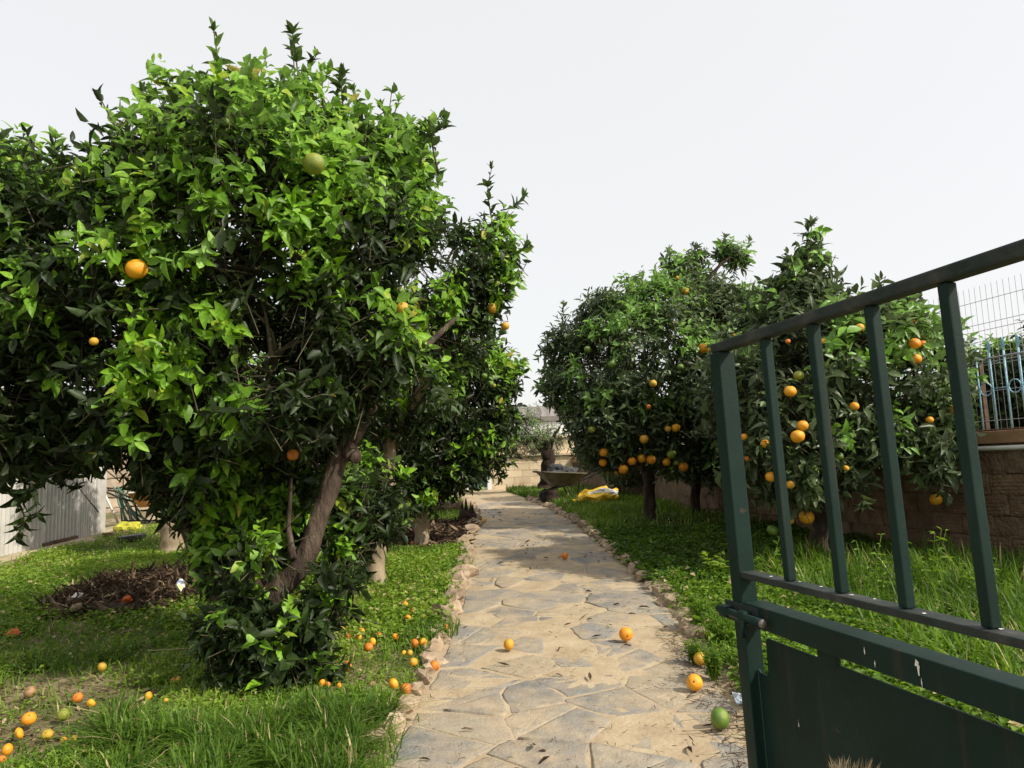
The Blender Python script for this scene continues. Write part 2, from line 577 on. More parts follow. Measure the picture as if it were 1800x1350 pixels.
# ------------------------------------------------------------------ path
def build_path():
    ys = np.arange(-1.0, 19.01, 0.09)
    na = 18
    V = []
    for y in ys:
        l, r = path_l(y) - 0.06, path_r(y) + 0.06
        x = np.linspace(l, r, na)
        z = SLOPE * y + 0.008 * noise2(x, np.full(na, y), 2.3, 5) + 0.006 * noise2(x, np.full(na, y), 7, 2)
        V.append(np.stack([x, np.full(na, y), z], -1))
    V = np.concatenate(V)
    I = (np.arange(len(ys) - 1)[:, None] * na + np.arange(na - 1)[None]).ravel()
    T = np.concatenate([np.stack([I, I + 1, I + na + 1], -1), np.stack([I, I + na + 1, I + na], -1)])
    path = link('path', mesh_np('path', V, T, [M['mortar']], smooth=True))
    setp(path, 'crazy paved garden path of grey flagstones in sandy mortar between the trees', kind='structure')
    # flagstones: cells round scattered seeds
    r = np.random.default_rng(21)
    seeds = []
    y = 1.3
    while y < 14.5:
        step = 0.25 if y < 6 else 0.32
        l, rr = path_l(y), path_r(y)
        nn = max(2, int(round((rr - l) / r.uniform(.30, .62))))
        off = r.uniform(-.2, .2)
        for k in range(nn):
            seeds.append((l + (rr - l) * (k + 0.5 + off + r.uniform(-.36, .36)) / nn, y + r.uniform(-.17, .17)))
        y += step
    S = np.array(seeds)
    for si, c in enumerate(S):
        poly = [np.array([c[0] + a, c[1] + b]) for a, b in ((-.6, -.6), (.6, -.6), (.6, .6), (-.6, .6))]
        d = np.linalg.norm(S - c, axis=1)
        for j in np.argsort(d)[1:14]:
            mid, nrm = (c + S[j]) / 2, (S[j] - c) / d[j]
            mid = mid + nrm * r.uniform(-.015, .015)
            gap = r.uniform(0.002, 0.012)
            poly = clip_poly(poly, mid - nrm * gap, nrm)
            if len(poly) < 3:
                break
        if len(poly) < 3:
            continue
        # keep inside the kerb stones
        for yy in (c[1],):
            e = 0.2
            tl = np.array([path_l(c[1] + e) - path_l(c[1] - e), 2 * e])
            nl = np.array([-tl[1], tl[0]]) / np.linalg.norm(tl)
            poly = clip_poly(poly, np.array([path_l(c[1]) + 0.05, c[1]]), nl)
            tr = np.array([path_r(c[1] + e) - path_r(c[1] - e), 2 * e])
            nr_ = np.array([tr[1], -tr[0]]) / np.linalg.norm(tr)
            if len(poly) > 2:
                poly = clip_poly(poly, np.array([path_r(c[1]) - 0.05, c[1]]), nr_)
        if len(poly) < 3:
            continue
        P = np.array(poly)
        cen = P.mean(0)
        area = 0.5 * abs(np.sum(P[:, 0] * np.roll(P[:, 1], -1) - P[:, 1] * np.roll(P[:, 0], -1)))
        if area < 0.012:
            continue
        # chip and round the outline
        Q = []
        for a, b in zip(P, np.roll(P, -1, 0)):
            m = max(2, int(np.linalg.norm(b - a) / 0.055))
            for t in np.arange(m) / m:
                Q.append(a * (1 - t) + b * t)
        Q = np.array(Q)
        for _ in range(0):
            Q = 0.5 * Q + 0.25 * (np.roll(Q, 1, 0) + np.roll(Q, -1, 0))
        dq = Q - cen
        Q = cen + dq * (1 + 0.14 * noise2(Q[:, 0], Q[:, 1], 6, si * 1.7) + 0.10 * noise2(Q[:, 0], Q[:, 1], 19, si * 2.7))[:, None]
        if c[1] > 9:
            Q = Q[::2]
        n = len(Q)
        tx, ty = r.normal(0, .008, 2)
        h = 0.0020 + r.normal(0, 0.0030)
        q = Q - cen

        def zz(a):
            return h + tx * a[:, 0] + ty * a[:, 1] + SLOPE * a[:, 1]
        bot = np.column_stack([q, SLOPE * q[:, 1] - 0.05])
        e1 = np.column_stack([q, zz(q) - 0.002])
        q2 = q * (1 - 0.012 / np.maximum(np.linalg.norm(q, axis=1), .03))[:, None]
        e2 = np.column_stack([q2, zz(q2)])
        q3 = q * 0.5
        e3 = np.column_stack([q3, zz(q3) + 0.002 * r.normal(size=n)])
        VV = np.vstack([bot, e1, e2, e3, [[0, 0, h]]])
        TT = []
        for k in range(n):
            k2 = (k + 1) % n
            for lvl in range(3):
                a, b, c2, d2 = lvl * n + k, lvl * n + k2, (lvl + 1) * n + k2, (lvl + 1) * n + k
                TT += [(a, b, c2), (a, c2, d2)]
            TT.append((3 * n + k, 3 * n + k2, 4 * n))
        link('flagstone', mesh_np('flagstone', VV, TT, [M['flag']], smooth=False), path, (cen[0], cen[1], SLOPE * cen[1]))
    # edging rocks along both sides
    rocks = [finish(lump_bm((1, 1, 1), s, 2, 0.5, 1.9), 'edging_stone', M['rock']) for s in range(1, 9)]
    for side, fn in ((-1, path_l), (1, path_r)):
        y = 2.0
        while y < 15.5:
            big = (0.115 if side < 0 else 0.11) * r.uniform(0.45, 1.25)
            if side > 0 and y < 4.7:
                big *= 0.5
            if y < 5.5:
                big = min(big, .088)
            x = fn(y) + side * r.uniform(0.0, 0.06)
            o = link('edging_stone', rocks[r.integers(8)], path, (x, y, SLOPE * y + big * 0.10))
            o.rotation_euler = (r.uniform(-.5, .5), r.uniform(-.5, .5), r.uniform(0, 6.28))
            o.scale = (big * r.uniform(.6, .9), big * r.uniform(.7, 1.15), big * r.uniform(.45, .8))
            y += big * r.uniform(1.3, 2.1) + (0.25 if side > 0 and y < 4.7 else 0.0)
    return path


def clip_poly(poly, p, n):
    outp = []
    for a, b in zip(poly, poly[1:] + poly[:1]):
        da, db = np.dot(a - p, n), np.dot(b - p, n)
        if da <= 0:
            outp.append(a)
        if da * db < 0:
            outp.append(a + (b - a) * (da / (da - db)))
    return outp


PATH = build_path()

# ------------------------------------------------------------------ walls and buildings
U = np.array([-math.sin(R(13.9)), math.cos(R(13.9)), 0])       # direction of the garden's long side
VN = np.array([math.cos(R(13.9)), math.sin(R(13.9)), 0])       # towards the right-hand wall
_w0 = ground(1800, 1010)
WD = float(_w0 @ VN)                                          # wall distance from the viewpoint


def wallpt(s, off=0.0, z=0.0):
    return VN * (WD + off) + U * s + np.array([0, 0, z])


RZW = math.atan2(U[1], U[0])
ROTW = Matrix.Rotation(RZW, 3, 'Z')
S0, S1 = 1.5, 18.2
M['render_brown'] = noisy('smeared_brown_mortar', [(0.25, (0.095, 0.065, 0.042)), (0.55, (0.17, 0.118, 0.076)), (0.8, (0.28, 0.205, 0.135))], 6, 0.95, 0.9, 28, coord='World', bdist=0.02)
M['clay'] = noisy('clay_block', [(0.25, (0.10, 0.062, 0.038)), (0.5, (0.175, 0.112, 0.07)), (0.8, (0.28, 0.20, 0.128))], 5, 0.95, 1.0, 26, coord='World', rand=0.18, bdist=.03)
M['beam'] = noisy('ochre_render', [(0.3, (0.24, 0.14, 0.075)), (0.7, (0.36, 0.23, 0.13))], 5, 0.9, 0.4, 50, coord='World')
M['pvc'] = noisy('white_pipe', [(0.3, (0.55, 0.54, 0.5)), (0.7, (0.74, 0.73, 0.7))], 12, 0.45, 0.1, 60)
M['blue_paint'] = noisy('pale_blue_paint', [(0.3, (0.16, 0.33, 0.46)), (0.55, (0.32, 0.55, 0.68)), (0.8, (0.48, 0.69, 0.78))], 30, 0.5, 0.3, 90)
M['wire'] = noisy('galvanised_wire', [(0.3, (0.20, 0.20, 0.24)), (0.7, (0.34, 0.34, 0.38))], 20, 0.5, 0, 50, metal=0.3)
M['rust'] = noisy('rusty_iron', [(0.3, (0.05, 0.03, 0.02)), (0.7, (0.15, 0.08, 0.045))], 12, 0.85, 0.4, 60)


def wall_top(s):
    return 1.40 + 0.0 * s


def build_right_wall():
    root = empty('brick_wall', wallpt(6.0, 0, 0))
    setp(root, 'long rough brown clay block wall along the right side of the garden', 'wall')
    org = np.array(root.location)
    ztop = 1.47
    bm = bmesh.new()
    box_bm(bm, wallpt((S0 + S1) / 2, 0.115, (ztop - 0.4) / 2) - org, (S1 - S0, 0.19, ztop + 0.4), ROTW)
    link('wall_core', finish(bm, 'wall_core', M['render_brown']), root)
    # individually laid blocks, uneven, some with their ribs showing
    r = np.random.default_rng(5)
    variants = []
    for k in range(6):
        bm = bmesh.new()
        box_bm(bm, (0, 0, 0), (0.345, 0.05, 0.187), None, 0.008)
        if k % 2 == 0:
            for j in range(5):
                box_bm(bm, (0, 0.0265, -0.066 + j * 0.033), (0.325 - r.uniform(0, .05), 0.010, 0.019), None, 0.003)
        else:
            bmesh.ops.subdivide_edges(bm, edges=[e for e in bm.edges if e.calc_length() > 0.1], cuts=3, use_grid_fill=True)
        for v in bm.verts:
            n_ = float(vnoise(np.array(v.co) * 14 + k * 9.7)) * 0.02
            v.co += Vector((n_ * 0.6, n_, n_ * 0.5))
        variants.append(finish(bm, 'brick', M['clay'] if k != 3 else M['render_brown']))
    zc, row = 0.12, 0
    while zc < ztop - 0.06:
        s = S0 + 0.1 + (row % 2) * 0.17
        while s < 11.5:
            if r.random() < 0.93 and zc > SLOPE * (wallpt(s)[1]) - 0.15:
                p = wallpt(s, 0.012 + r.uniform(-.008, .008), zc + r.uniform(-.006, .006)) - org
                o = link('brick', variants[r.integers(6)], root, p)
                o.rotation_euler = (r.normal(0, .012), r.normal(0, .02), RZW + r.normal(0, .01))
            s += 0.352
        zc += 0.193
        row += 1
    bm = bmesh.new()
    box_bm(bm, wallpt((S0 + S1) / 2, 0.11, ztop + 0.05) - org, (S1 - S0, 0.27, 0.115), ROTW, 0.008)
    link('coping', finish(bm, 'coping', M['beam']), root)
    # white pipe clipped under the coping
    pr = empty('water_pipe', wallpt(6.0, -0.045, ztop - 0.04))
    setp(pr, 'white plastic water pipe running along the brown wall under its coping', 'pipe')
    po = np.array(pr.location)
    P = np.array([wallpt(s, -0.06, ztop - 0.045 + 0.006 * math.sin(s * 2.1)) for s in np.linspace(S0 + .2, 12, 40)])
    link('pipe_run', cyl_mesh('pipe_run', P, 0.022, M['pvc'], 10, origin=po), pr)
    clip = cyl_mesh('clip', np.array([[-.012, 0, 0], [.012, 0, 0]]), 0.028, M['rust'], 10)
    for s in np.arange(2.5, 12, 1.1):
        c = link('clip', clip, pr, wallpt(s, -0.06, ztop - 0.045) - po)
        c.rotation_euler = (0, 0, RZW)
    return ztop + 0.108


ZT = build_right_wall()


def build_blue_fence():
    root = empty('railing', wallpt(6.0, 0.08, ZT))
    setp(root, 'pale blue iron railing with rings between its bars on the brown wall', 'railing')
    org = np.array(root.location)
    H = 0.74
    bar = cyl_mesh('bar', np.array([[0, 0, 0], [0, 0, H]]), 0.0085, M['blue_paint'], 8)
    # spearhead tip
    bm = bmesh.new()
    prof = [(0, 0.008), (0.02, 0.013), (0.05, 0.026), (0.085, 0.02), (0.125, 0.002)]
    rings = []
    for z, w in prof:
        rings.append([bm.verts.new((w, 0, z)), bm.verts.new((0, 0.008, z)), bm.verts.new((-w, 0, z)), bm.verts.new((0, -0.008, z))])
    for a, b in zip(rings, rings[1:]):
        for k in range(4):
            bm.faces.new((a[k], a[(k + 1) % 4], b[(k + 1) % 4], b[k]))
    bm.faces.new(rings[0])
    bm.faces.new(rings[-1])
    tip = finish(bm, 'spear_tip', M['blue_paint'])
    th = np.linspace(0, 2 * np.pi, 25)
    ring = cyl_mesh('ring', np.stack([np.cos(th) * 0.061, 0 * th, np.sin(th) * 0.061], -1), 0.006, M['blue_paint'], 6)
    k = 0
    for s in np.arange(4.2, 9.2, 0.15):
        b = link('bar', bar, root, wallpt(s, 0.08, ZT) - org)
        t = link('spear_tip', tip, root, wallpt(s, 0.08, ZT + H) - org)
        t.rotation_euler = (0, 0, RZW)
        if k % 2 == 0:
            c = link('ring', ring, root, wallpt(s + 0.075, 0.08, ZT + 0.40) - org)
            c.rotation_euler = (0, 0, RZW)
        else:
            st = cyl_mesh('stay', np.array([wallpt(s, 0.08, ZT + .40) - org, wallpt(s + .15, 0.08, ZT + .40) - org]), 0.005, M['blue_paint'], 6)
            link('stay', st, root)
        k += 1
    for z in (0.012, H - 0.05):
        P = np.array([wallpt(4.1, 0.08, ZT + z), wallpt(9.3, 0.08, ZT + z)]) - org
        link('rail', cyl_mesh('rail', P, 0.010, M['wire'] if z > .1 else M['rust'], 6), root)


build_blue_fence()


def build_mesh_fence():
    off = 0.55
    root = empty('wire_fence', wallpt(7, off, 0))
    setp(root, 'tall grey welded wire mesh fence standing behind the blue railing', 'fence')
    org = np.array(root.location)
    z0, z1 = 0.9, 3.1
    wv = cyl_mesh('vertical_wire', np.array([[0, 0, z0], [0, 0, z1]]), 0.0026, M['wire'], 4)
    for s in np.arange(3.6, 12.0, 0.066):
        link('vertical_wire', wv, root, wallpt(s, off, 0) - org)
    for z in (z1 - 0.16, z1 - 0.40, z1 - 0.47, z1 - 0.58, z1 - 0.80, z1 - 0.83, z1 - 1.1, z1 - 1.4):
        P = np.array([wallpt(3.5, off - .004, z), wallpt(12.1, off - .004, z)]) - org
        link('horizontal_wire', cyl_mesh('horizontal_wire', P, 0.003, M['wire'], 4), root)
    for s in (3.5, 5.98, 8.6, 11.2):
        bm = bmesh.new()
        box_bm(bm, wallpt(s, off + 0.03, 1.15) - org, (0.05, 0.05, 2.3), ROTW, 0.004)
        link('post', finish(bm, 'post', M['rust']), root)


build_mesh_fence()

M['block'] = noisy('cream_block', [(0.25, (0.50, 0.36, 0.21)), (0.5, (0.70, 0.57, 0.39)), (0.75, (0.78, 0.68, 0.51))], 2.2, 0.92, 0.35, 45, coord='World', rand=0.1)
M['joint'] = noisy('dusty_joint', [(0.3, (0.50, 0.39, 0.26)), (0.7, (0.62, 0.52, 0.37))], 8, 0.95, 0.3, 45, coord='World')
M['plaster'] = noisy('peach_plaster', [(0.3, (0.58, 0.45, 0.29)), (0.7, (0.72, 0.61, 0.44))], 2, 0.9, 0.3, 30, coord='World')
M['white_wall'] = noisy('white_wall', [(0.3, (0.74, 0.74, 0.73)), (0.7, (0.84, 0.84, 0.83))], 1.5, 0.85, 0.15, 30, coord='World')
M['roof_grey'] = noisy('fibre_cement_roof', [(0.3, (0.16, 0.14, 0.13)), (0.7, (0.27, 0.25, 0.23))], 3, 0.9, 0.4, 20, coord='World')
M['green_door'] = noisy('dull_green_door', [(0.3, (0.035, 0.075, 0.06)), (0.7, (0.06, 0.11, 0.085))], 4, 0.6, 0.1, 30)
BW = 18.7                                       # distance of the far wall


def build_back_wall():
    x0, x1 = at(864, 830, BW)[0], at(1026, 830, BW)[0] + 1.6
    zb = SLOPE * BW - 0.05
    zl = at(940, 800, BW)[2]
    zt = at(1000, 769, BW)[2]
    root = empty('block_wall', (x0, BW, zb))
    setp(root, 'cream concrete block wall with a ledge at the far end of the path', 'wall')
    org = np.array(root.location)
    bm = bmesh.new()
    box_bm(bm, np.array([(x0 + x1) / 2, BW + 0.11, (zb + zt) / 2]) - org, (x1 - x0, 0.18, zt - zb))
    link('upper_wall', finish(bm, 'upper_wall', M['plaster']), root)
    bm = bmesh.new()
    box_bm(bm, np.array([(x0 + x1) / 2, BW, (zb + zl) / 2]) - org, (x1 - x0 - .02, 0.035, zl - zb - .03))
    link('bedding', finish(bm, 'bedding', M['joint']), root)
    h = (zl - zb - 0.03) / 5
    bm = bmesh.new()
    box_bm(bm, (0, 0, 0), (0.391, 0.05, h - 0.006), None, 0.003)
    blk = finish(bm, 'block', M['block'])
    r = np.random.default_rng(3)
    for i in range(5):
        x = x0 + 0.195 + (i % 2) * 0.2
        while x < x1 - .2:
            o = link('block', blk, root, np.array([x, BW - 0.012 + r.uniform(-.004, .004), zb + (i + .5) * h]) - org)
            x += 0.398
    bm = bmesh.new()
    box_bm(bm, np.array([(x0 + x1) / 2, BW - 0.03, zl + 0.005]) - org, (x1 - x0 + .02, 0.15, 0.06), None, 0.008)
    link('ledge', finish(bm, 'ledge', M['plaster']), root)
    bm = bmesh.new()
    box_bm(bm, np.array([(x0 + x1) / 2, BW + 0.11, zt + 0.035]) - org, (x1 - x0 + .02, 0.26, 0.07), None, 0.01)
    link('coping', finish(bm, 'coping', M['plaster']), root)
    # white pillar and green gate left of it
    g = empty('garden_gate', (x0 - 0.5, BW + .05, zb))
    setp(g, 'dark green metal gate beside the cream block wall at the path end', 'gate')
    go = np.array(g.location)
    xl = at(770, 830, BW)[0]
    bm = bmesh.new()
    box_bm(bm, np.array([(xl + x0 - .12) / 2, BW + .05, zb + 0.95]) - go, (x0 - .12 - xl, 0.04, 1.7), None, .004)
    link('door_panel', finish(bm, 'door_panel', M['green_door']), g)
    for k in range(4):
        bm = bmesh.new()
        box_bm(bm, np.array([xl + (k + .5) * (x0 - .12 - xl) / 4, BW + .022, zb + 0.95]) - go, (0.05, 0.022, 1.68), None, .004)
        link('stile', finish(bm, 'stile', M['green_door']), g)
    bm = bmesh.new()
    box_bm(bm, np.array([(xl + x0 - .12) / 2, BW + .02, zb + 0.085]) - go, (x0 - .12 - xl, 0.05, 0.05), None, .004)
    link('bottom_rail', finish(bm, 'bottom_rail', M['pvc']), g)
    p = empty('gate_pillar', (x0 - .06, BW + .02, zb))
    setp(p, 'white plastered pillar between the green gate and block wall', 'pillar')
    bm = bmesh.new()
    box_bm(bm, (0, 0, 0.85), (0.11, 0.2, 1.7), None, .01)
    link('shaft', finish(bm, 'shaft', M['white_wall']), p)
    bm = bmesh.new()
    box_bm(bm, (0, 0, 1.73), (0.16, 0.26, 0.06), None, .01)
    link('cap', finish(bm, 'cap', M['white_wall']), p)
    # white building beyond
    D = 23.5
    b = empty('white_building', (at(960, 800, D)[0], D, 0.9))
    setp(b, 'low white building with a grey roof behind the block wall', 'building')
    bo = np.array(b.location)
    xa, xb = at(700, 800, D)[0], at(1250, 800, D)[0]
    ztop = at(950, 738, D)[2]
    bm = bmesh.new()
    box_bm(bm, np.array([(xa + xb) / 2, D + 2.5, (0.6 + ztop) / 2]) - bo, (xb - xa, 5, ztop - 0.6))
    link('wall', finish(bm, 'wall', M['white_wall']), b)
    zr = at(950, 717, D)[2]
    V, T = [], []
    xs = np.linspace(xa - .2, xb + .2, 140)
    for yy, zz in ((D - .05, ztop - 0.05), (D + 2.6, zr + .28), (D + 5.4, ztop)):
        for i, x in enumerate(xs):
            V.append((x, yy, zz + 0.03 * math.sin(i * math.pi / 2)))
    n = len(xs)
    for r_ in range(2):
        for i in range(n - 1):
            a = r_ * n + i
            T += [(a, a + 1, a + n + 1), (a, a + n + 1, a + n)]
    link('roof', mesh_np('roof', np.array(V) - bo, T, [M['roof_grey']]), b)
    bm = bmesh.new()
    box_bm(bm, np.array([(xa + xb) / 2, D - 0.03, ztop + 0.03]) - bo, (xb - xa + .4, 0.06, 0.16))
    link('fascia', finish(bm, 'fascia', M['roof_grey']), b)


build_back_wall()

# pale stone wall behind the left trees
M['pale_stone'] = noisy('pale_stone_block', [(0.25, (0.30, 0.22, 0.15)), (0.5, (0.46, 0.36, 0.26)), (0.8, (0.62, 0.54, 0.42))], 4, 0.92, 0.7, 25, coord='World', rand=0.22, bdist=.02)


def build_stone_wall():
    ya = 15.6
    xa, xb = at(150, 880, ya)[0], at(768, 860, BW)[0]
    pa, pb = np.array([xa, ya, SLOPE * ya - .1]), np.array([xb, BW, SLOPE * BW - .1])
    d = pb - pa
    Ln = np.linalg.norm(d)
    d /= Ln
    rz = math.atan2(d[1], d[0])
    root = empty('stone_wall', pa)
    setp(root, 'pale rough stone block wall behind the left orange trees', 'wall')
    rot = Matrix.Rotation(rz, 3, 'Z')
    H = 1.75
    bm = bmesh.new()
    nrm = np.array([d[1], -d[0], 0])
    box_bm(bm, d * Ln / 2 - nrm * 0.12 + np.array([0, 0, H / 2 - .05]), (Ln, 0.2, H - .1), rot)
    link('wall_core', finish(bm, 'wall_core', M['joint']), root)
    r = np.random.default_rng(8)
    vs = []
    for k in range(6):
        bm = bmesh.new()
        box_bm(bm, (0, 0, 0), (1, 0.12, 0.2), None, 0.02)
        bmesh.ops.subdivide_edges(bm, edges=[e for e in bm.edges if e.calc_length() > 0.15], cuts=3, use_grid_fill=True)
        for v in bm.verts:
            q = vnoise(np.array(v.co) * 5 + k * 5.1)
            v.co += Vector((0, q * 0.05, q * 0.05))
        vs.append(finish(bm, 'stone', M['pale_stone']))
    z = 0.1
    while z < H:
        s = r.uniform(0, .3)
        while s < Ln:
            w = r.uniform(0.35, 0.8)
            o = link('stone', vs[r.integers(6)], root, d * (s + w / 2) + nrm * 0.02 + np.array([0, 0, z]))
            o.rotation_euler = (0, r.normal(0, .02), rz)
            o.scale = (w * 0.965, 1, r.uniform(.9, 1.0))
            s += w
        z += 0.212


build_stone_wall()


# corrugated shed on the left
def sheet_mat():
    m, n, l, b = new_mat('galvanised_sheet')
    t = tex(n, l, 2.2, 8, 0.7)
    t2 = tex(n, l, 9, 5, 0.6, stretch=(1, 1, 0.15))
    r = ramp(n, [(0.3, (0.40, 0.385, 0.35)), (0.55, (0.54, 0.52, 0.49)), (0.8, (0.64, 0.62, 0.59))])
    l.new(t.outputs['Fac'], r.inputs[0])
    k = ramp(n, [(0.62, (0, 0, 0)), (0.75, (1, 1, 1))])
    l.new(t2.outputs['Fac'], k.inputs[0])
    mx = n.new('ShaderNodeMixRGB')
    mx.inputs[2].default_value = (0.36, 0.26, 0.17, 1)
    mm = n.new('ShaderNodeMath')
    mm.operation = 'MULTIPLY'
    mm.inputs[1].default_value = 0.45
    l.new(k.outputs[0], mm.inputs[0])
    l.new(mm.outputs[0], mx.inputs[0])
    l.new(r.outputs[0], mx.inputs[1])
    l.new(mx.outputs[0], b.inputs['Base Color'])
    b.inputs['Roughness'].default_value = 0.55
    b.inputs['Metallic'].default_value = 0.15
    return m


M['sheet'] = sheet_mat()
M['concrete'] = noisy('mossy_concrete', [(0.3, (0.20, 0.19, 0.09)), (0.5, (0.33, 0.27, 0.18)), (0.75, (0.42, 0.35, 0.25))], 3, 0.95, 0.5, 30, coord='World')


def build_shed():
    p0, p1 = ground(0, 985), ground(181, 940)
    d = p1 - p0
    d[2] = 0
    d /= np.linalg.norm(d)
    root = empty('metal_shed', p1)
    setp(root, 'grey corrugated metal shed side at the left edge of the garden', 'shed')
    rz = math.atan2(d[1], d[0])
    root.rotation_euler = (0, 0, rz)
    # local x runs along the wall away from the viewer, local -y faces the garden
    lx = lambda px: float((ground(px, 985 - px * 0.249) - p1) @ d)
    nrm = -1.0

    def sheet(xa, xb, za, zb, off, pitch=0.085, name='sheet'):
        xs = [xa]
        x = xa
        while x < xb:
            for dx in (0.0, 0.008, 0.030, 0.038):
                if x + dx <= xb:
                    xs.append(x + dx)
            x += pitch
        xs.append(xb)
        V, T = [], []
        prof = []
        for x in xs:
            ph = (x - xa) % pitch
            prof.append(0.034 if 0.006 < ph < 0.033 else 0.0)
        for zi in (0, 1):
            for x, pr in zip(xs, prof):
                V.append((x, -off - pr, (za + SLOPE * x) if zi == 0 else zb))
        n = len(xs)
        for i in range(n - 1):
            T += [(i, i + 1, n + i + 1), (i, n + i + 1, n + i)]
        return link(name, mesh_np(name, V, T, [M['sheet']]), root)
    H = 2.15
    x130 = lx(131)
    sheet(-8.0, lx(71) - .01, 0.05, H, 0.0)
    sheet(lx(71), x130 - .01, 0.10, H, 0.004)
    sheet(x130, lx(160), 0.04, H, 0.02, 0.06)
    bm = bmesh.new()
    box_bm(bm, ((lx(160) + 0.03), -0.03, H / 2), (0.05, 0.09, H), None, .006)
    link('post', finish(bm, 'post', M['sheet']), root)
    bm = bmesh.new()
    box_bm(bm, ((lx(160) + 0.06 + 0.0) / 2 + .02, -0.015, H / 2), (abs(lx(160)) - 0.08, 0.03, H), None, .004)
    link('end_panel', finish(bm, 'end_panel', M['sheet']), root)
    bm = bmesh.new()
    box_bm(bm, ((lx(71) + x130) / 2, -0.03, 0.075 + SLOPE * (lx(71) + x130) / 2), (x130 - lx(71), 0.05, 0.035), Matrix.Rotation(-SLOPE, 3, 'Y'))
    link('bottom_rail', finish(bm, 'bottom_rail', M['rust']), root)
    bm = bmesh.new()
    box_bm(bm, (x130 - .005, -0.035, 1.22), (0.05, 0.03, 0.10), None, .004)
    link('lock', finish(bm, 'lock', M['rust']), root)
    bm = bmesh.new()
    box_bm(bm, (-4, 1.2, H + .06), (8.6, 2.8, 0.05), Matrix.Rotation(R(4), 3, 'X'))
    link('roof', finish(bm, 'roof', M['sheet']), root)
    bm = bmesh.new()
    box_bm(bm, (-.02, 1.3, H / 2), (0.04, 2.5, H))
    link('end_wall', finish(bm, 'end_wall', M['sheet']), root)
    # concrete apron
    V, T = [], []
    xs = np.linspace(-8, 2.4, 60)
    for i, x in enumerate(xs):
        for y, z in ((0.3, 0.05), (-0.24 - .05 * vnoise(np.array([x * 2, 0, 0])), 0.045), (-0.30 - .05 * vnoise(np.array([x * 2, 0, 0])), -0.08)):
            V.append((x, y, z + SLOPE * x))
    for i in range(len(xs) - 1):
        for k in range(2):
            a = i * 3 + k
            T += [(a, a + 1, a + 4), (a, a + 4, a + 3)]
    o = link('pavement', mesh_np('pavement', V, T, [M['concrete']]))
    o.location = p1
    o.rotation_euler = (0, 0, rz)
    setp(o, 'narrow mossy concrete strip along the shed foot', kind='structure')


build_shed()

# ------------------------------------------------------------------ leaves and trees
def leaf_shape(curl, fold, w, wave=0.0):
    """11 vertices, 12 triangles; length 1 along y, width along x, upper side +z"""
    V = [(0, 0, 0)]
    for t, k in ((0.16, 0.60), (0.42, 1.0), (0.74, 0.66)):
        z = -curl * t * t
        V += [(-w * k, t, z + fold * w * k + wave * t), (0, t + 0.02, z), (w * k, t, z + fold * w * k - wave * t)]
    V.append((0, 1, -curl))
    T = [(0, 2, 1), (0, 3, 2), (1, 2, 5), (1, 5, 4), (2, 3, 6), (2, 6, 5), (4, 5, 8), (4, 8, 7), (5, 6, 9), (5, 9, 8), (7, 8, 10), (8, 9, 10)]
    return np.array(V), np.array(T)


def leaf_simple(curl, fold, w):
    """7 vertices, 6 triangles"""
    V = np.array([(0, 0, 0), (-w * .95, .36, fold * w - curl * .13), (0, .48, -curl * .23), (w * .95, .36, fold * w - curl * .13), (-w * .66, .74, fold * w * .7 - curl * .55), (w * .66, .74, fold * w * .7 - curl * .55), (0, 1, -curl)])
    return V, np.array([(0, 2, 1), (0, 3, 2), (1, 2, 4), (2, 3, 5), (4, 2, 6), (2, 5, 6)])


RICH = [leaf_shape(c, f, w, wv) for c, f, w, wv in ((.15, .45, .24, 0), (.42, .35, .26, .04), (.05, .7, .23, -.03), (.62, .5, .25, .02), (-.15, .6, .26, .04), (.3, 1.1, .26, 0))]
SIMPLE = [leaf_simple(c, f, w) for c, f, w in ((.12, .4, .25), (.3, .3, .26), (.0, .55, .24), (.4, .6, .26))]
SLIM = [leaf_simple(c, f, w) for c, f, w in ((.1, .3, .11), (.25, .3, .12), (0, .3, .1))]


def unit(v):
    return v / (np.linalg.norm(v, axis=-1, keepdims=True) + 1e-9)


def leaves_on_twigs(base, dirn, length, nl, size, g, fresh, droop=0.30):
    """leaf frames for every twig: returns pos, dir, nrm, len, tone"""
    n = len(base)
    k = np.arange(nl)
    t = 0.08 + 0.92 * (k / (nl - 1)) ** 0.85
    t = t[None] + g.uniform(-.05, .05, (n, nl))
    pos = base[:, None] + dirn[:, None] * (length[:, None] * t)[..., None]
    ref = np.where(np.abs(dirn[:, 2:3]) > .9, np.array([[1.0, 0, 0]]), np.array([[0, 0, 1.0]]))
    s = unit(np.cross(dirn, ref))
    q = np.cross(s, dirn)
    ang = k[None] * 2.4 + g.uniform(0, 6.28, (n, 1)) + g.uniform(-.4, .4, (n, nl))
    perp = np.cos(ang)[..., None] * s[:, None] + np.sin(ang)[..., None] * q[:, None]
    op = np.radians(np.clip(g.normal(60, 20, (n, nl)) - 24 * (t > .9), 10, 115))
    d = unit(dirn[:, None] * np.cos(op)[..., None] + perp * np.sin(op)[..., None] + np.array([0, 0, -droop]))
    nr = dirn[:, None] * np.sin(op)[..., None] - perp * np.cos(op)[..., None] + np.array([0, 0, .55]) + g.normal(0, .25, (n, nl, 3))
    nr = unit(nr - d * np.sum(nr * d, -1, keepdims=True))
    ln = size * g.uniform(.5, 1.3, (n, nl)) * (1 - .25 * (t > .93))
    tone = np.clip(fresh[:, None] + g.normal(0, .07, (n, nl)), 0, .97)
    yel = g.random((n, nl)) < .0004
    tone = np.where(yel, 1.0, tone)
    return pos.reshape(-1, 3), d.reshape(-1, 3), nr.reshape(-1, 3), ln.ravel(), tone.ravel()


WN = .67                 # older leaves are narrower than young ones


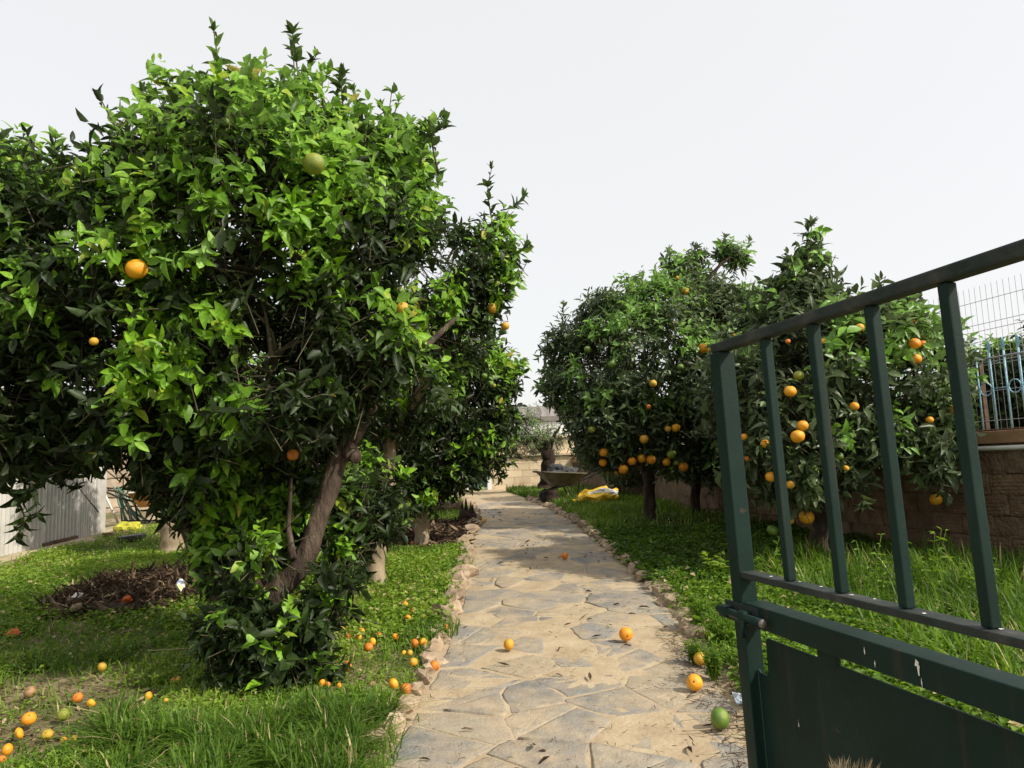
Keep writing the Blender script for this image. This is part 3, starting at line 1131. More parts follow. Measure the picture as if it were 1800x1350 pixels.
def leaf_geo(geo, pos, d, nr, ln, tone, shapes, g):
    var = g.integers(len(shapes), size=len(pos))
    side = np.cross(d, nr)
    for vi, (V, T) in enumerate(shapes):
        m = np.where(var == vi)[0]
        if not len(m):
            continue
        L = ln[m][:, None, None]
        wv = (g.uniform(.85, 1.2, len(m)) * np.interp(tone[m], [.45, .7], [WN, .98]))[:, None, None]
        P = pos[m][:, None] + L * (V[None, :, 0:1] * wv * side[m][:, None] + V[None, :, 1:2] * d[m][:, None] + V[None, :, 2:3] * nr[m][:, None])
        F = T[None] + (np.arange(len(m)) * len(V))[:, None, None]
        geo.add(P.reshape(-1, 3), F.reshape(-1, 3), np.repeat(tone[m], len(T)), 0)


# single leaves: shared meshes, three ages by six shapes
LEAF_MESH = {}


def leaf_mesh(vi, lvl, mat):
    key = (vi, lvl, mat.name)
    if key not in LEAF_MESH:
        V, T = RICH[vi]
        LEAF_MESH[key] = mesh_np('leaf', V, T, [mat], np.full(len(T), lvl))
    return LEAF_MESH[key]


def orange_mesh(name, mat, seed):
    bm = bmesh.new()
    bmesh.ops.create_uvsphere(bm, u_segments=20, v_segments=12, radius=0.5)
    for v in bm.verts:
        r = math.hypot(v.co.x, v.co.y)
        k = 1 + 0.05 * float(vnoise(np.array(v.co) * 3 + seed))
        dz = -0.07 * math.exp(-(r / 0.10) ** 2) * (1 if v.co.z > 0 else -.5)
        v.co = Vector((v.co.x * k, v.co.y * k, v.co.z * k * 0.95 + dz))
    # calyx button
    for f in bm.faces:
        f.material_index = 0
    nb = len(bm.faces)
    r = bmesh.ops.create_cone(bm, cap_ends=True, segments=6, radius1=0.075, radius2=0.04, depth=0.05)
    bmesh.ops.translate(bm, vec=(0, 0, 0.425), verts=r['verts'])
    for f in {f for v in r['verts'] for f in v.link_faces}:
        f.material_index = 1
    return finish(bm, name, [mat, M['twig']], True)


def fruit_mat(name, c0, c1, c2):
    m, n, l, b = new_mat(name)
    t = tex(n, l, 1.6, 3, 0.5)
    oi = n.new('ShaderNodeObjectInfo')
    ad = n.new('ShaderNodeMath')
    ad.operation = 'MULTIPLY_ADD'
    ad.inputs[1].default_value = 0.35
    l.new(oi.outputs['Random'], ad.inputs[0])
    l.new(t.outputs['Fac'], ad.inputs[2])
    r = ramp(n, [(0.40, c0), (0.65, c1), (0.85, c2)])
    l.new(ad.outputs[0], r.inputs[0])
    sp = ramp(n, [(0.60, (0, 0, 0)), (0.72, (.8, .8, .8))])
    t3 = tex(n, l, 4.5, 5, 0.75)
    l.new(t3.outputs['Fac'], sp.inputs[0])
    mx = n.new('ShaderNodeMixRGB')
    mx.inputs[2].default_value = (0.10, 0.06, 0.025, 1)
    l.new(sp.outputs[0], mx.inputs[0])
    l.new(r.outputs[0], mx.inputs[1])
    l.new(mx.outputs[0], b.inputs['Base Color'])
    b.inputs['Roughness'].default_value = 0.42
    b.inputs['Subsurface Weight'].default_value = 0.0
    t2 = tex(n, l, 45, 2, 0.5)
    bp = n.new('ShaderNodeBump')
    bp.inputs['Strength'].default_value = 0.25
    bp.inputs['Distance'].default_value = 0.02
    l.new(t2.outputs['Fac'], bp.inputs['Height'])
    l.new(bp.outputs[0], b.inputs['Normal'])
    return m


FR = {
    'o': orange_mesh('orange', fruit_mat('ripe_orange_peel', (0.74, 0.25, 0.010), (0.80, 0.33, 0.012), (0.78, 0.40, 0.018)), 1),
    'y': orange_mesh('orange', fruit_mat('turning_orange_peel', (0.42, 0.30, 0.025), (0.58, 0.34, 0.03), (0.66, 0.30, 0.02)), 2),
    'g': orange_mesh('orange', fruit_mat('green_orange_peel', (0.07, 0.15, 0.02), (0.12, 0.21, 0.025), (0.24, 0.26, 0.03)), 3),
    'r': orange_mesh('orange', fruit_mat('deep_orange_peel', (0.60, 0.155, 0.012), (0.68, 0.21, 0.016), (0.42, 0.13, 0.02)), 4),
    'b': orange_mesh('orange', fruit_mat('dried_orange_peel', (0.30, 0.17, 0.08), (0.36, 0.22, 0.11), (0.24, 0.12, 0.05)), 5),
}


def hit_blobs(px, py, blobs, miss_depth):
    d = ray(px, py)
    d = d / np.linalg.norm(d)
    o = np.array([0, 0, CAM_Z])
    best = None
    for c, r in blobs:
        oc = o - c
        b = oc @ d
        disc = b * b - (oc @ oc - r * r)
        if disc > 0:
            t = -b - math.sqrt(disc)
            if t > 0 and (best is None or t < best):
                best = t
    if best is None:
        best = miss_depth / d[1]
    return o, d, best


def build_tree(label, base, blobs, limbs, shoots=(), dens=85, leaf=0.115, nl=10, fresh=.25, rich=True, mat='leaf',
               bark='bark', fruits=(), n_single=0, seed=1, name='orange_tree', cat='orange tree', group=None, rot_shapes=None, gap=0.0, shell=.55, twig_len=.30, extra_fresh=None, sub_br=10):
    g = np.random.default_rng(seed)
    base = np.asarray(base, float)
    root = empty(name, base)
    setp(root, label, cat, group)
    B = [(at(px, py, dp), r) for px, py, dp, r in blobs]
    dep = float(np.mean([b[2] for b in blobs]))
    # twig anchors on the lumpy outer shells
    bs, ds, fr = [], [], []
    C = np.array([c for c, _ in B])
    RR = np.array([r for _, r in B])
    for i, (c, r) in enumerate(B):
        n = int(4 * math.pi * r * r * dens)
        u = unit(g.normal(size=(n, 3)))
        lum = 1 + .34 * vnoise(u * 2.1 + i * 5.3 + seed) + .24 * vnoise(u * 4.7 + i * 2.3)
        rad = r * lum * (1 - (1 - shell) * g.random(n) ** 1.7)
        p = c + u * rad[:, None]
        dist = np.linalg.norm(p[:, None] - C[None], axis=2) / RR[None]
        dist[:, i] = 9
        keep = dist.min(1) > .72
        if gap:
            keep &= vnoise(p * 2.3 + seed * 3) > -gap
        p, u = p[keep], u[keep]
        dd = unit(u * .8 + np.array([0, 0, .45]) + g.normal(0, .45, p.shape))
        # young shoots come in bunches on the outer, sunny side
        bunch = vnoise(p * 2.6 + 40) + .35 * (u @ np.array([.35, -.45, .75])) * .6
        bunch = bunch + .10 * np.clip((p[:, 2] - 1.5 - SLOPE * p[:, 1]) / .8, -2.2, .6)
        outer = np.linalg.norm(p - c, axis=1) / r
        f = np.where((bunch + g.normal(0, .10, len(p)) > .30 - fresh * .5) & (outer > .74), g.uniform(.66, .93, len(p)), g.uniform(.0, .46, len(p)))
        bs.append(p)
        ds.append(dd)
        fr.append(f)
    p = np.concatenate(bs)
    d = np.concatenate(ds)
    f = np.concatenate(fr)
    L = twig_len * g.uniform(.55, 1.2, len(p))
    p = p - d * (L * .6)[:, None]
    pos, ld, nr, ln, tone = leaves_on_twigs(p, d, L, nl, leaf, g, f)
    tw_p, tw_d, tw_l = [p], [d], [L]
    geo = Geo()
    # tall water shoots: a stem with leaves up its length
    for (a, b, nleaf, fr_) in shoots:
        a, b = np.asarray(a, float), np.asarray(b, float)
        mid = (a + b) / 2 + g.normal(0, .04, 3)
        P = spline([a, mid, b], 10)
        V, T = tube_arrays(P, np.linspace(.008, .003, 10), 4)
        geo.add(V, T, .5, 1)
        tt = g.uniform(.1, 1, nleaf)
        tt = np.sort(np.concatenate([tt, np.full(max(3, nleaf // 5), .98)]))
        q = P[(tt * 9).astype(int)]
        ax = unit((b - a)[None])[0]
        ang = np.arange(len(tt)) * 2.4
        s = unit(np.cross(ax, [0.3, 1, 0])[None])[0]
        t2 = np.cross(ax, s)
        pe = np.cos(ang)[:, None] * s + np.sin(ang)[:, None] * t2
        op = np.radians(np.clip(g.normal(58, 16, len(tt)) * (1.1 - .5 * tt), 12, 90))
        d1 = unit(ax * np.cos(op)[:, None] + pe * np.sin(op)[:, None])
        n1 = ax * np.sin(op)[:, None] - pe * np.cos(op)[:, None] + g.normal(0, .3, pe.shape)
        n1 = unit(n1 - d1 * np.sum(n1 * d1, -1, keepdims=True))
        pos = np.concatenate([pos, q])
        ld = np.concatenate([ld, d1])
        nr = np.concatenate([nr, n1])
        ln = np.concatenate([ln, leaf * g.uniform(.75, 1.35, len(tt)) * (1.1 - .35 * tt)])
        tone = np.concatenate([tone, np.clip(fr_ + g.normal(0, .12, len(tt)), .1, .93)])
    # fruits: hang in openings on the near side
    fo = []
    for (px, py, dia, kind) in fruits:
        o, dr, t = hit_blobs(px, py, B, dep)
        D = dia / FPX * t * .93
        t = t - D * .55
        c = o + dr * t
        fo.append((c, D, kind))
        rel = pos + ld * (ln * .5)[:, None] - o
        al = rel @ dr
        off = np.linalg.norm(rel - al[:, None] * dr, axis=1)
        keep = ~((off < D * g.uniform(.30, .55)) & (al < t + D * .3) & (al > t - .8))
        keep &= np.linalg.norm(rel - dr * t, axis=1) > D * .55
        pos, ld, nr, ln, tone = pos[keep], ld[keep], nr[keep], ln[keep], tone[keep]
    # the leaves that show largest become objects of their own
    if n_single:
        sx, sy, sd = to_px(pos + ld * (ln * .5)[:, None])
        tocam = unit(np.array([0, 0, CAM_Z]) - pos)
        # openness: distance to the frontmost leaf in its own small screen cell
        cell = (np.floor(sx / 26).astype(int) * 1000 + np.floor(sy / 26).astype(int))
        order = np.lexsort((sd, cell))
        first = np.zeros(len(pos), bool)
        cs = cell[order]
        first[order[np.r_[True, cs[1:] != cs[:-1]]]] = True
        show = ln / sd * (np.abs(np.sum(nr * tocam, 1)) + .15)
        ok = first & (sx > 0) & (sx < 1800) & (sy > 0) & (sy < 1350)
        show = np.where(ok, show, 0)
        pick = np.argsort(-show)[:n_single]
        sel = np.zeros(len(pos), bool)
        sel[pick] = True
        for i in pick:
            side = np.cross(ld[i], nr[i])
            lvl = min((.12, .22, .32, .42, .55, .7, .8, .9, 1.0), key=lambda a: abs(a - tone[i]))
            lo = bpy.data.objects.new('leaf', leaf_mesh(int(g.integers(6)), lvl, M[mat]))
            lo.parent = root
            mm = Matrix(((side[0], ld[i][0], nr[i][0], 0), (side[1], ld[i][1], nr[i][1], 0), (side[2], ld[i][2], nr[i][2], 0), (0, 0, 0, 1)))
            lo.matrix_local = Matrix.Translation(pos[i] - base) @ mm @ Matrix.Scale(float(ln[i]), 4)
            COL.objects.link(lo)
        pos, ld, nr, ln, tone = pos[~sel], ld[~sel], nr[~sel], ln[~sel], tone[~sel]
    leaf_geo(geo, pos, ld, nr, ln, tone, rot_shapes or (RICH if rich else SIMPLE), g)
    # twigs: thin three-sided stems
    s = unit(np.cross(d, [0.2, .3, 1]))
    q = np.cross(d, s)
    a = np.array([0, 2.1, 4.2])
    ring = np.cos(a)[None, :, None] * s[:, None] + np.sin(a)[None, :, None] * q[:, None]
    st = p - d * (L * .5)[:, None]
    v0 = st[:, None] + ring * .0045
    tipv = (p + d * (L * .95)[:, None])[:, None]
    VV = np.concatenate([v0, tipv], 1)
    TT = np.array([(0, 1, 3), (1, 2, 3), (2, 0, 3)])[None] + (np.arange(len(p)) * 4)[:, None, None]
    geo.add(VV.reshape(-1, 3), TT.reshape(-1, 3), .5, 1)
    # branches inside the crown
    for c, r in B:
        for _ in range(int(sub_br * (r / .6) ** 2) + 2):
            e = c + unit(g.normal(size=3)) * r * g.uniform(.5, .85)
            s0 = c + g.normal(0, .15 * r, 3) + np.array([0, 0, -.25 * r])
            P = spline([s0, (s0 + e) / 2 + g.normal(0, .08 * r, 3), e], 7)
            V, T = tube_arrays(P, np.linspace(.016, .005, 7), 5)
            geo.add(V, T, .5, 1)
    crown = link('crown', geo.mesh('crown', [M[mat], M['twig']], origin=base), root)
    crown['kind'] = 'stuff'
    # trunk and limbs
    for k, (pts, rads) in enumerate(limbs):
        n = max(10, len(pts) * 7)
        P = spline(pts, n)
        rr = np.interp(np.linspace(0, 1, n), np.linspace(0, 1, len(rads)), rads)
        P = P + .25 * rr[:, None] * np.stack([vnoise(np.stack([np.arange(n) * .35, np.full(n, seed + k), np.full(n, q_)], -1)) for q_ in (0.5, 7.5, 14.5)], -1) * 2
        o = link('trunk' if k == 0 else 'limb', cyl_mesh('trunk' if k == 0 else 'limb', P, rr, M[bark], 14, origin=base, lump=.26, seed=seed * 3.1 + k), root)
    for c, D, kind in fo:
        o = link('orange', FR[kind], root, c - base)
        o.scale = (D,) * 3
        o.rotation_euler = (g.uniform(-.3, .3), g.uniform(-.3, .3), g.uniform(0, 6))
    return root


def up(p, dx, dy, dz):
    return np.asarray(p, float) + np.array([dx, dy, dz])


# --- big tree, front left
bA = gpt(452, 1190)
dA = bA[1]
OUTL = ([0, 60, 150, 220, 300, 400, 500, 560, 650, 720, 790], [262, 268, 262, 215, 165, 150, 110, 140, 165, 215, 240])
fork = at(450, 1075, dA)
build_tree('large glossy orange tree nearest the path gate with bare forked trunk and bright young leaves', bA,
           [(430, 420, 4.5, .92), (215, 500, 4.4, .80), (560, 430, 4.5, .62), (500, 260, 4.7, .42), (360, 320, 4.6, .40), (640, 290, 4.9, .36),
            (55, 450, 4.3, .58), (-120, 540, 4.5, .85), (250, 640, 4.2, .54), (470, 640, 4.3, .58), (80, 660, 4.3, .55), (610, 590, 4.5, .48),
            (-110, 700, 4.3, .6), (120, 770, 4.2, .2), (705, 270, 5.0, .20), (690, 400, 4.9, .32), (200, 330, 4.6, .20), (20, 310, 4.5, .20),
            (330, 790, 4.4, .30), (545, 700, 4.6, .33), (400, 880, 4.9, .28), (430, 1160, 4.3, .17), (500, 1160, 4.3, .16), (465, 1225, 4.2, .15), (400, 830, 5.0, .42), (390, 860, 4.9, .24), (480, 880, 5.1, .30), (550, 840, 5.1, .26), (400, 950, 5.0, .16), (400, 1110, 4.2, .14), (525, 1100, 4.25, .12), (455, 975, 4.25, .09), (595, 1015, 4.4, .10), (490, 1150, 4.2, .15), (440, 1105, 4.15, .11), (400, 960, 4.7, .17), (405, 1010, 4.6, .15), (425, 1045, 4.35, .12), (380, 905, 4.8, .17), (475, 930, 5.1, .28), (500, 860, 5.1, .3), (605, 960, 4.85, .18), (640, 900, 4.95, .2), (570, 1065, 4.5, .13), (540, 1180, 4.3, .14), (420, 1195, 4.2, .14)],
           [([up(bA, 0, 0, -.1), at(452, 1120, dA), fork], [.125, .10, .10]),
            ([fork, at(520, 1000, dA), at(565, 900, dA + .1), at(600, 800, dA + .2), at(628, 700, dA + .3), at(640, 560, dA + .4)], [.092, .062, .058, .054, .042, .02]),
            ([fork, at(380, 1040, dA + .15), at(335, 940, dA + .3), at(300, 760, dA + .4), at(230, 560, dA + .3)], [.085, .06, .052, .04, .02]),
            ([fork, at(455, 960, dA + .35), at(415, 860, dA + .5), at(420, 640, dA + .5), at(460, 380, dA + .4)], [.09, .085, .07, .05, .02]),
            ([at(610, 785, dA + .2), at(618, 797, dA + .16), at(626, 806, dA + .1)], [.045, .05, .034]),
            ([at(515, 985, dA - .05), at(508, 930, dA), at(512, 840, dA)], [.022, .016, .008]),
            ([at(610, 780, dA + .2), at(700, 660, dA + .5), at(800, 560, dA + .9)], [.05, .035, .015])],
           shoots=[(at(392, 200, 4.5), at(374, 42, 4.5), 12, .7), (at(530, 200, 4.7), at(512, 45, 4.7), 34, .55), (at(545, 190, 4.7), at(560, 90, 4.7), 14, .5), (at(660, 230, 4.9), at(690, 150, 4.9), 14, .55),
                   (at(225, 260, 4.6), at(170, 160, 4.6), 8, .35), (at(270, 240, 4.6), at(250, 155, 4.6), 14, .4), (at(340, 220, 4.6), at(318, 128, 4.6), 18, .75), (at(590, 180, 4.8), at(606, 125, 4.8), 8, .5),
                   (at(740, 260, 5), at(780, 215, 5), 12, .6), (at(30, 280, 4.4), at(5, 240, 4.4), 12, .45), (at(90, 300, 4.5), at(110, 262, 4.5), 8, .4), (at(150, 810, 4.1), at(40, 880, 3.9), 16, .2),
                   (at(20, 860, 3.9), at(25, 945, 3.8), 14, .18), (at(60, 850, 3.9), at(70, 915, 3.8), 9, .18), (at(650, 330, 4.9), at(780, 300, 5.0), 14, .6)]
           + [(at(x_, np.interp(x_, OUTL[0], OUTL[1]) + 70, 4.65), at(x_ + dx_, np.interp(x_, OUTL[0], OUTL[1]) - dy_, 4.65), 13, f_) for x_, dx_, dy_, f_ in
              zip(np.linspace(15, 770, 24), np.random.default_rng(2).uniform(-28, 28, 24), np.random.default_rng(3).uniform(-5, 38, 24), np.random.default_rng(4).uniform(.35, .9, 24))],
           dens=114, leaf=.100, nl=10, fresh=.46, gap=.21, n_single=300, seed=11, shell=.62,
           fruits=[(240, 473, 34, 'o'), (708, 543, 27, 'y'), (552, 288, 38, 'g'), (514, 799, 22, 'r'), (395, 214, 15, 'g'), (165, 600, 14, 'y')])

# second and third trees along the left of the path
bB = gpt(660, 1030)
build_tree('orange tree with slim pale trunk in grass behind the front left tree', bB,
           [(785, 465, 6.9, .46), (850, 450, 7.0, .27), (745, 395, 6.9, .24), (730, 510, 6.8, .55), (866, 500, 7.0, .22), (690, 670, 6.9, .6), (600, 600, 6.9, .8), (780, 590, 6.9, .40), (868, 395, 7.0, .12), (760, 420, 6.8, .34), (895, 440, 7.0, .12),
            (655, 850, 6.4, .26), (680, 890, 6.3, .18), (640, 910, 6.5, .15), (845, 555, 7.1, .18)],
           [([up(bB, 0, 0, -.1), at(664, 960, bB[1]), at(676, 880, bB[1]), at(690, 760, bB[1])], [.095, .085, .075, .06]),
            ([at(690, 780, bB[1]), at(760, 640, bB[1]), at(810, 480, bB[1])], [.055, .04, .02]),
            ([at(688, 780, bB[1]), at(650, 640, bB[1]), at(640, 500, bB[1])], [.05, .04, .02])],
           shoots=[(at(865, 390, 7), at(866, 288, 7), 20, .45), (at(880, 370, 7), at(922, 340, 7), 14, .4), (at(900, 460, 7), at(922, 436, 7), 12, .45), (at(890, 510, 7), at(915, 490, 7), 12, .5), (at(770, 330, 6.9), at(765, 270, 6.9), 12, .65), (at(700, 850, 6.3), at(715, 830, 6.2), 9, .85)],
           dens=80, leaf=.115, nl=9, fresh=.22, gap=.15, rich=False, seed=22, n_single=160,
           bark='bark_pale', fruits=[(866, 542, 21, 'y'), (888, 573, 16, 'y')])
bC = gpt(738, 960)
build_tree('dense low orange tree on bare soil by the left path edge', bC,
           [(800, 700, 9.4, .75), (848, 660, 9.4, .48), (760, 790, 9.2, .55), (835, 780, 9.3, .48), (700, 640, 9.4, .95), (878, 650, 9.4, .24), (700, 780, 9.2, .6), (860, 730, 9.3, .36), (800, 830, 9.1, .26), (750, 860, 9.1, .28), (862, 790, 9.3, .18)],
           [([up(bC, 0, 0, -.1), at(742, 920, bC[1]), at(735, 880, bC[1]), at(745, 780, bC[1])], [.10, .09, .10, .06]),
            ([at(742, 900, bC[1]), at(790, 760, bC[1]), at(830, 690, bC[1])], [.06, .05, .02]),
            ([at(738, 890, bC[1]), at(690, 780, bC[1]), at(690, 660, bC[1])], [.06, .05, .02])],
           shoots=[(at(880, 640, 9.4), at(912, 655, 9.4), 14, .7), (at(870, 610, 9.4), at(885, 585, 9.4), 12, .6), (at(795, 850, 9.1), at(798, 880, 9.0), 10, .2), (at(770, 850, 9.1), at(775, 890, 9.0), 10, .2), (at(845, 820, 9.2), at(846, 858, 9.2), 10, .4)],
           dens=70, leaf=.125, nl=9, fresh=.42, rich=False, seed=33, n_single=120, bark='bark_pale', fruits=[(851, 661, 12, 'g'), (842, 757, 11, 'g'), (868, 678, 9, 'g')])
bD = gpt(302, 975)
build_tree('orange tree with thick pale trunk standing in the lawn before the shed', bD,
           [(310, 640, 9.6, .85), (240, 690, 9.6, .5), (390, 680, 9.6, .7), (320, 780, 9.4, .4), (500, 760, 9.8, .6), (350, 860, 9.6, .25)],
           [([up(bD, 0, 0, -.1), at(304, 920, bD[1]), at(310, 870, bD[1]), at(305, 760, bD[1])], [.15, .125, .13, .09]),
            ([at(306, 860, bD[1]), at(230, 760, bD[1]), at(180, 660, bD[1])], [.08, .05, .02]), ([at(306, 860, bD[1]), at(380, 760, bD[1]), at(420, 660, bD[1])], [.08, .05, .02])],
           dens=45, leaf=.13, nl=9, fresh=.3, rich=False, seed=44, bark='bark_pale')

# right-hand trees
bE = gpt(1140, 915)
build_tree('round orange tree heavy with low fruit right of the path beyond the gate', bE,
           [(1130, 650, 11.1, 1.25), (1035, 660, 11.0, .72), (1225, 580, 11.2, .85), (1255, 500, 11.2, .27), (1195, 480, 11.2, .27), (1292, 452, 11.2, .20), (1272, 440, 11.2, .13), (1222, 450, 11.2, .13), (1178, 452, 11.2, .11), (1060, 735, 10.7, .58), (1150, 750, 10.6, .55), (1300, 650, 11.2, 1.15), (1335, 560, 11.3, .5), (1000, 610, 11.1, .42), (1070, 570, 11.1, .5), (1150, 550, 11.1, .55), (1210, 770, 10.8, .4), (985, 680, 11, .3), (1090, 800, 10.6, .28), (1180, 800, 10.7, .34), (1240, 805, 10.9, .38), (1052, 800, 10.7, .2)],
           [([up(bE, 0, 0, -.1), at(1142, 880, bE[1]), at(1141, 840, bE[1]), at(1140, 760, bE[1])], [.105, .09, .095, .07]),
            ([at(1141, 840, bE[1]), at(1080, 740, bE[1]), at(1040, 660, bE[1])], [.06, .05, .02]), ([at(1141, 840, bE[1]), at(1200, 740, bE[1]), at(1240, 620, bE[1])], [.06, .05, .02]),
            ([at(1240, 500, 11.0), at(1262, 470, 11.0), at(1285, 452, 11.0)], [.03, .025, .02])],
           shoots=[(at(1265, 470, 11.2), at(1276, 412, 11.2), 26, .35), (at(1290, 470, 11.2), at(1318, 418, 11.2), 22, .35), (at(1190, 470, 11.2), at(1176, 436, 11.2), 16, .45), (at(1215, 465, 11.2), at(1228, 432, 11.2), 16, .4), (at(1065, 545, 11.1), at(1062, 512, 11.1), 12, .4),
                   (at(1000, 580, 11.1), at(990, 530, 11.1), 12, .35), (at(1130, 530, 11.1), at(1134, 508, 11.1), 10, .4), (at(965, 610, 11.1), at(945, 632, 11.1), 10, .5), (at(1190, 490, 11.2), at(1162, 466, 11.2), 8, .45), (at(1310, 500, 11.2), at(1340, 512, 11.2), 10, .4)],
           dens=78, leaf=.128, nl=9, fresh=.16, gap=.17, rich=False, mat='leaf_grey', seed=55, n_single=260,
           fruits=[(1204, 512, 16, 'y'), (1191, 489, 9, 'y'), (1033, 614, 13, 'g'), (1076, 640, 15, 'g'), (1148, 674, 14, 'y'), (1237, 612, 20, 'o'), (1287, 587, 13, 'y'), (1196, 645, 12, 'g'), (1140, 715, 9, 'r'), (1188, 752, 16, 'o'), (1174, 754, 12, 'y'),
                   (1132, 772, 17, 'y'), (1040, 755, 14, 'g'), (1061, 795, 17, 'o'), (1060, 813, 16, 'o'), (1096, 825, 18, 'o'), (1083, 832, 12, 'o'), (1070, 830, 14, 'o'), (1111, 811, 16, 'o'), (1128, 806, 17, 'o'), (1145, 808, 18, 'o'), (1180, 799, 17, 'g'), (1172, 812, 16, 'o'), (1189, 814, 12, 'g'), (1201, 821, 18, 'o'), (1200, 700, 12, 'g'), (1214, 706, 12, 'g')])
bF = gpt(1440, 985)
build_tree('orange tree full of ripe fruit growing by the brown wall behind the gate', bF,
           [(1445, 670, 7.1, .92), (1560, 660, 7.0, .62), (1400, 760, 6.7, .58), (1410, 570, 7.1, .48), (1605, 640, 7.0, .45), (1500, 760, 6.8, .5), (1600, 740, 6.8, .36), (1340, 700, 7.1, .6), (1645, 770, 6.6, .24), (1650, 825, 6.5, .15), (1590, 570, 7.1, .26), (1500, 575, 7.1, .36), (1395, 850, 6.5, .24), (1640, 680, 7.0, .3), (1420, 860, 6.6, .2), (1440, 690, 8.3, .9), (1340, 800, 6.8, .36), (1332, 860, 6.7, .2), (1480, 835, 6.6, .24), (1545, 800, 6.7, .25), (1392, 500, 7.1, .15), (1385, 470, 7.1, .09), (1434, 450, 7.1, .10), (1440, 500, 7.1, .14), (1428, 410, 7.1, .06), (1545, 520, 7.1, .08)],  # deepest blob sits unseen behind the crown, added to shade the lawn
           [([up(bF, 0, 0, -.1), at(1442, 930, bF[1]), at(1438, 860, bF[1]), at(1440, 740, bF[1])], [.11, .095, .1, .07]),
            ([at(1438, 860, bF[1]), at(1500, 760, bF[1]), at(1570, 660, bF[1])], [.06, .05, .02]), ([at(1438, 860, bF[1]), at(1390, 740, bF[1]), at(1380, 620, bF[1])], [.06, .05, .02])],
           shoots=[(at(1395, 540, 7.1), at(1390, 452, 7.1), 40, .35), (at(1408, 540, 7.1), at(1404, 470, 7.1), 26, .4), (at(1432, 540, 7.1), at(1428, 380, 7.1), 54, .33), (at(1440, 520, 7.1), at(1442, 425, 7.1), 26, .35), (at(1440, 510, 7.1), at(1470, 482, 7.1), 8, .35), (at(1545, 560, 7.1), at(1545, 485, 7.1), 16, .35), (at(1650, 800, 6.5), at(1655, 868, 6.4), 18, .3),
                   (at(1500, 860, 6.6), at(1512, 885, 6.5), 8, .3), (at(1345, 560, 7.1), at(1340, 520, 7.1), 12, .4), (at(1600, 560, 7.1), at(1598, 532, 7.1), 12, .4)],
           dens=72, leaf=.128, nl=9, fresh=.06, gap=.17, rich=True, mat='leaf_grey', seed=66, n_single=300,
           fruits=[(1389, 688, 21, 'o'), (1411, 748, 19, 'o'), (1402, 767, 24, 'o'), (1345, 780, 16, 'o'), (1308, 768, 13, 'o'), (1313, 806, 9, 'r'), (1355, 838, 19, 'o'), (1389, 852, 15, 'y'), (1418, 909, 25, 'o'), (1388, 914, 16, 'o'), (1358, 932, 19, 'g'), (1502, 714, 15, 'o'), (1511, 576, 15, 'y'),
                   (1404, 660, 18, 'g'), (1385, 600, 9, 'r'), (1448, 600, 10, 'o'), (1608, 604, 19, 'o'), (1622, 604, 11, 'r'), (1610, 631, 18, 'o'), (1675, 718, 20, 'y'), (1645, 878, 19, 'o'), (1634, 738, 12, 'o'), (1487, 823, 10, 'o'), (1475, 802, 14, 'g'), (1612, 806, 16, 'y'), (1605, 565, 9, 'r')])
bG = gpt(1222, 908)
build_tree('thin shaded orange tree between two fruiting trees near the brown wall', bG,
           [(1270, 720, 11.8, .8), (1220, 800, 11.6, .4), (1310, 790, 11.8, .6), (1330, 690, 9.7, .85)],  # last blob is unseen foliage added to cast shade on the grass
           [([up(bG, 0, 0, -.1), at(1222, 850, bG[1]), at(1228, 800, bG[1]), at(1260, 720, bG[1])], [.09, .07, .06, .03])],
           dens=45, leaf=.14, nl=9, fresh=.1, rich=False, mat='leaf_grey', seed=77, group=None)
bH = gpt(1086, 873)
build_tree('small far orange tree with thin trunk behind the yellow sack', bH,
           [(1095, 790, 14.8, .75), (1050, 780, 14.8, .5), (1140, 770, 14.8, .7), (1085, 720, 14.8, .7)],
           [([up(bH, 0, 0, -.1), at(1086, 850, bH[1]), at(1088, 780, bH[1])], [.10, .08, .05])],
           dens=36, leaf=.15, nl=9, fresh=.2, rich=False, mat='leaf_grey', seed=88)
# olive in front of the block wall
bO = gpt(962, 866)
bO[1] = min(bO[1], BW - .9)
bO[2] = float(gz(bO[0], bO[1]))
dO = bO[1]
build_tree('small pruned olive tree with thick dark trunk before the cream block wall', bO,
           [(925, 765, dO, .50), (950, 757, dO, .38), (900, 782, dO, .32), (984, 770, dO, .20), (942, 738, dO, .34), (975, 785, dO, .2), (935, 790, dO, .22), (880, 770, dO, .25)],
           [([up(bO, 0, 0, -.15), at(960, 850, dO), at(963, 830, dO), at(963, 800, dO), at(958, 775, dO)], [.24, .17, .15, .17, .08]),
            ([at(963, 802, dO), at(940, 775, dO), at(920, 755, dO)], [.11, .07, .02]), ([at(963, 802, dO), at(972, 770, dO), at(985, 750, dO)], [.09, .05, .02])],
           shoots=[(at(950, 740, dO), at(944, 712, dO), 8, .5), (at(925, 740, dO), at(930, 720, dO), 8, .5), (at(1005, 850, 17.0), at(1003, 812, 17.0), 6, .4)],
           dens=105, leaf=.10, nl=9, fresh=.3, rich=False, mat='olive_leaf', bark='bark_dark', seed=99, name='olive_tree', cat='olive tree', rot_shapes=SLIM, gap=.10, shell=.35, sub_br=14)
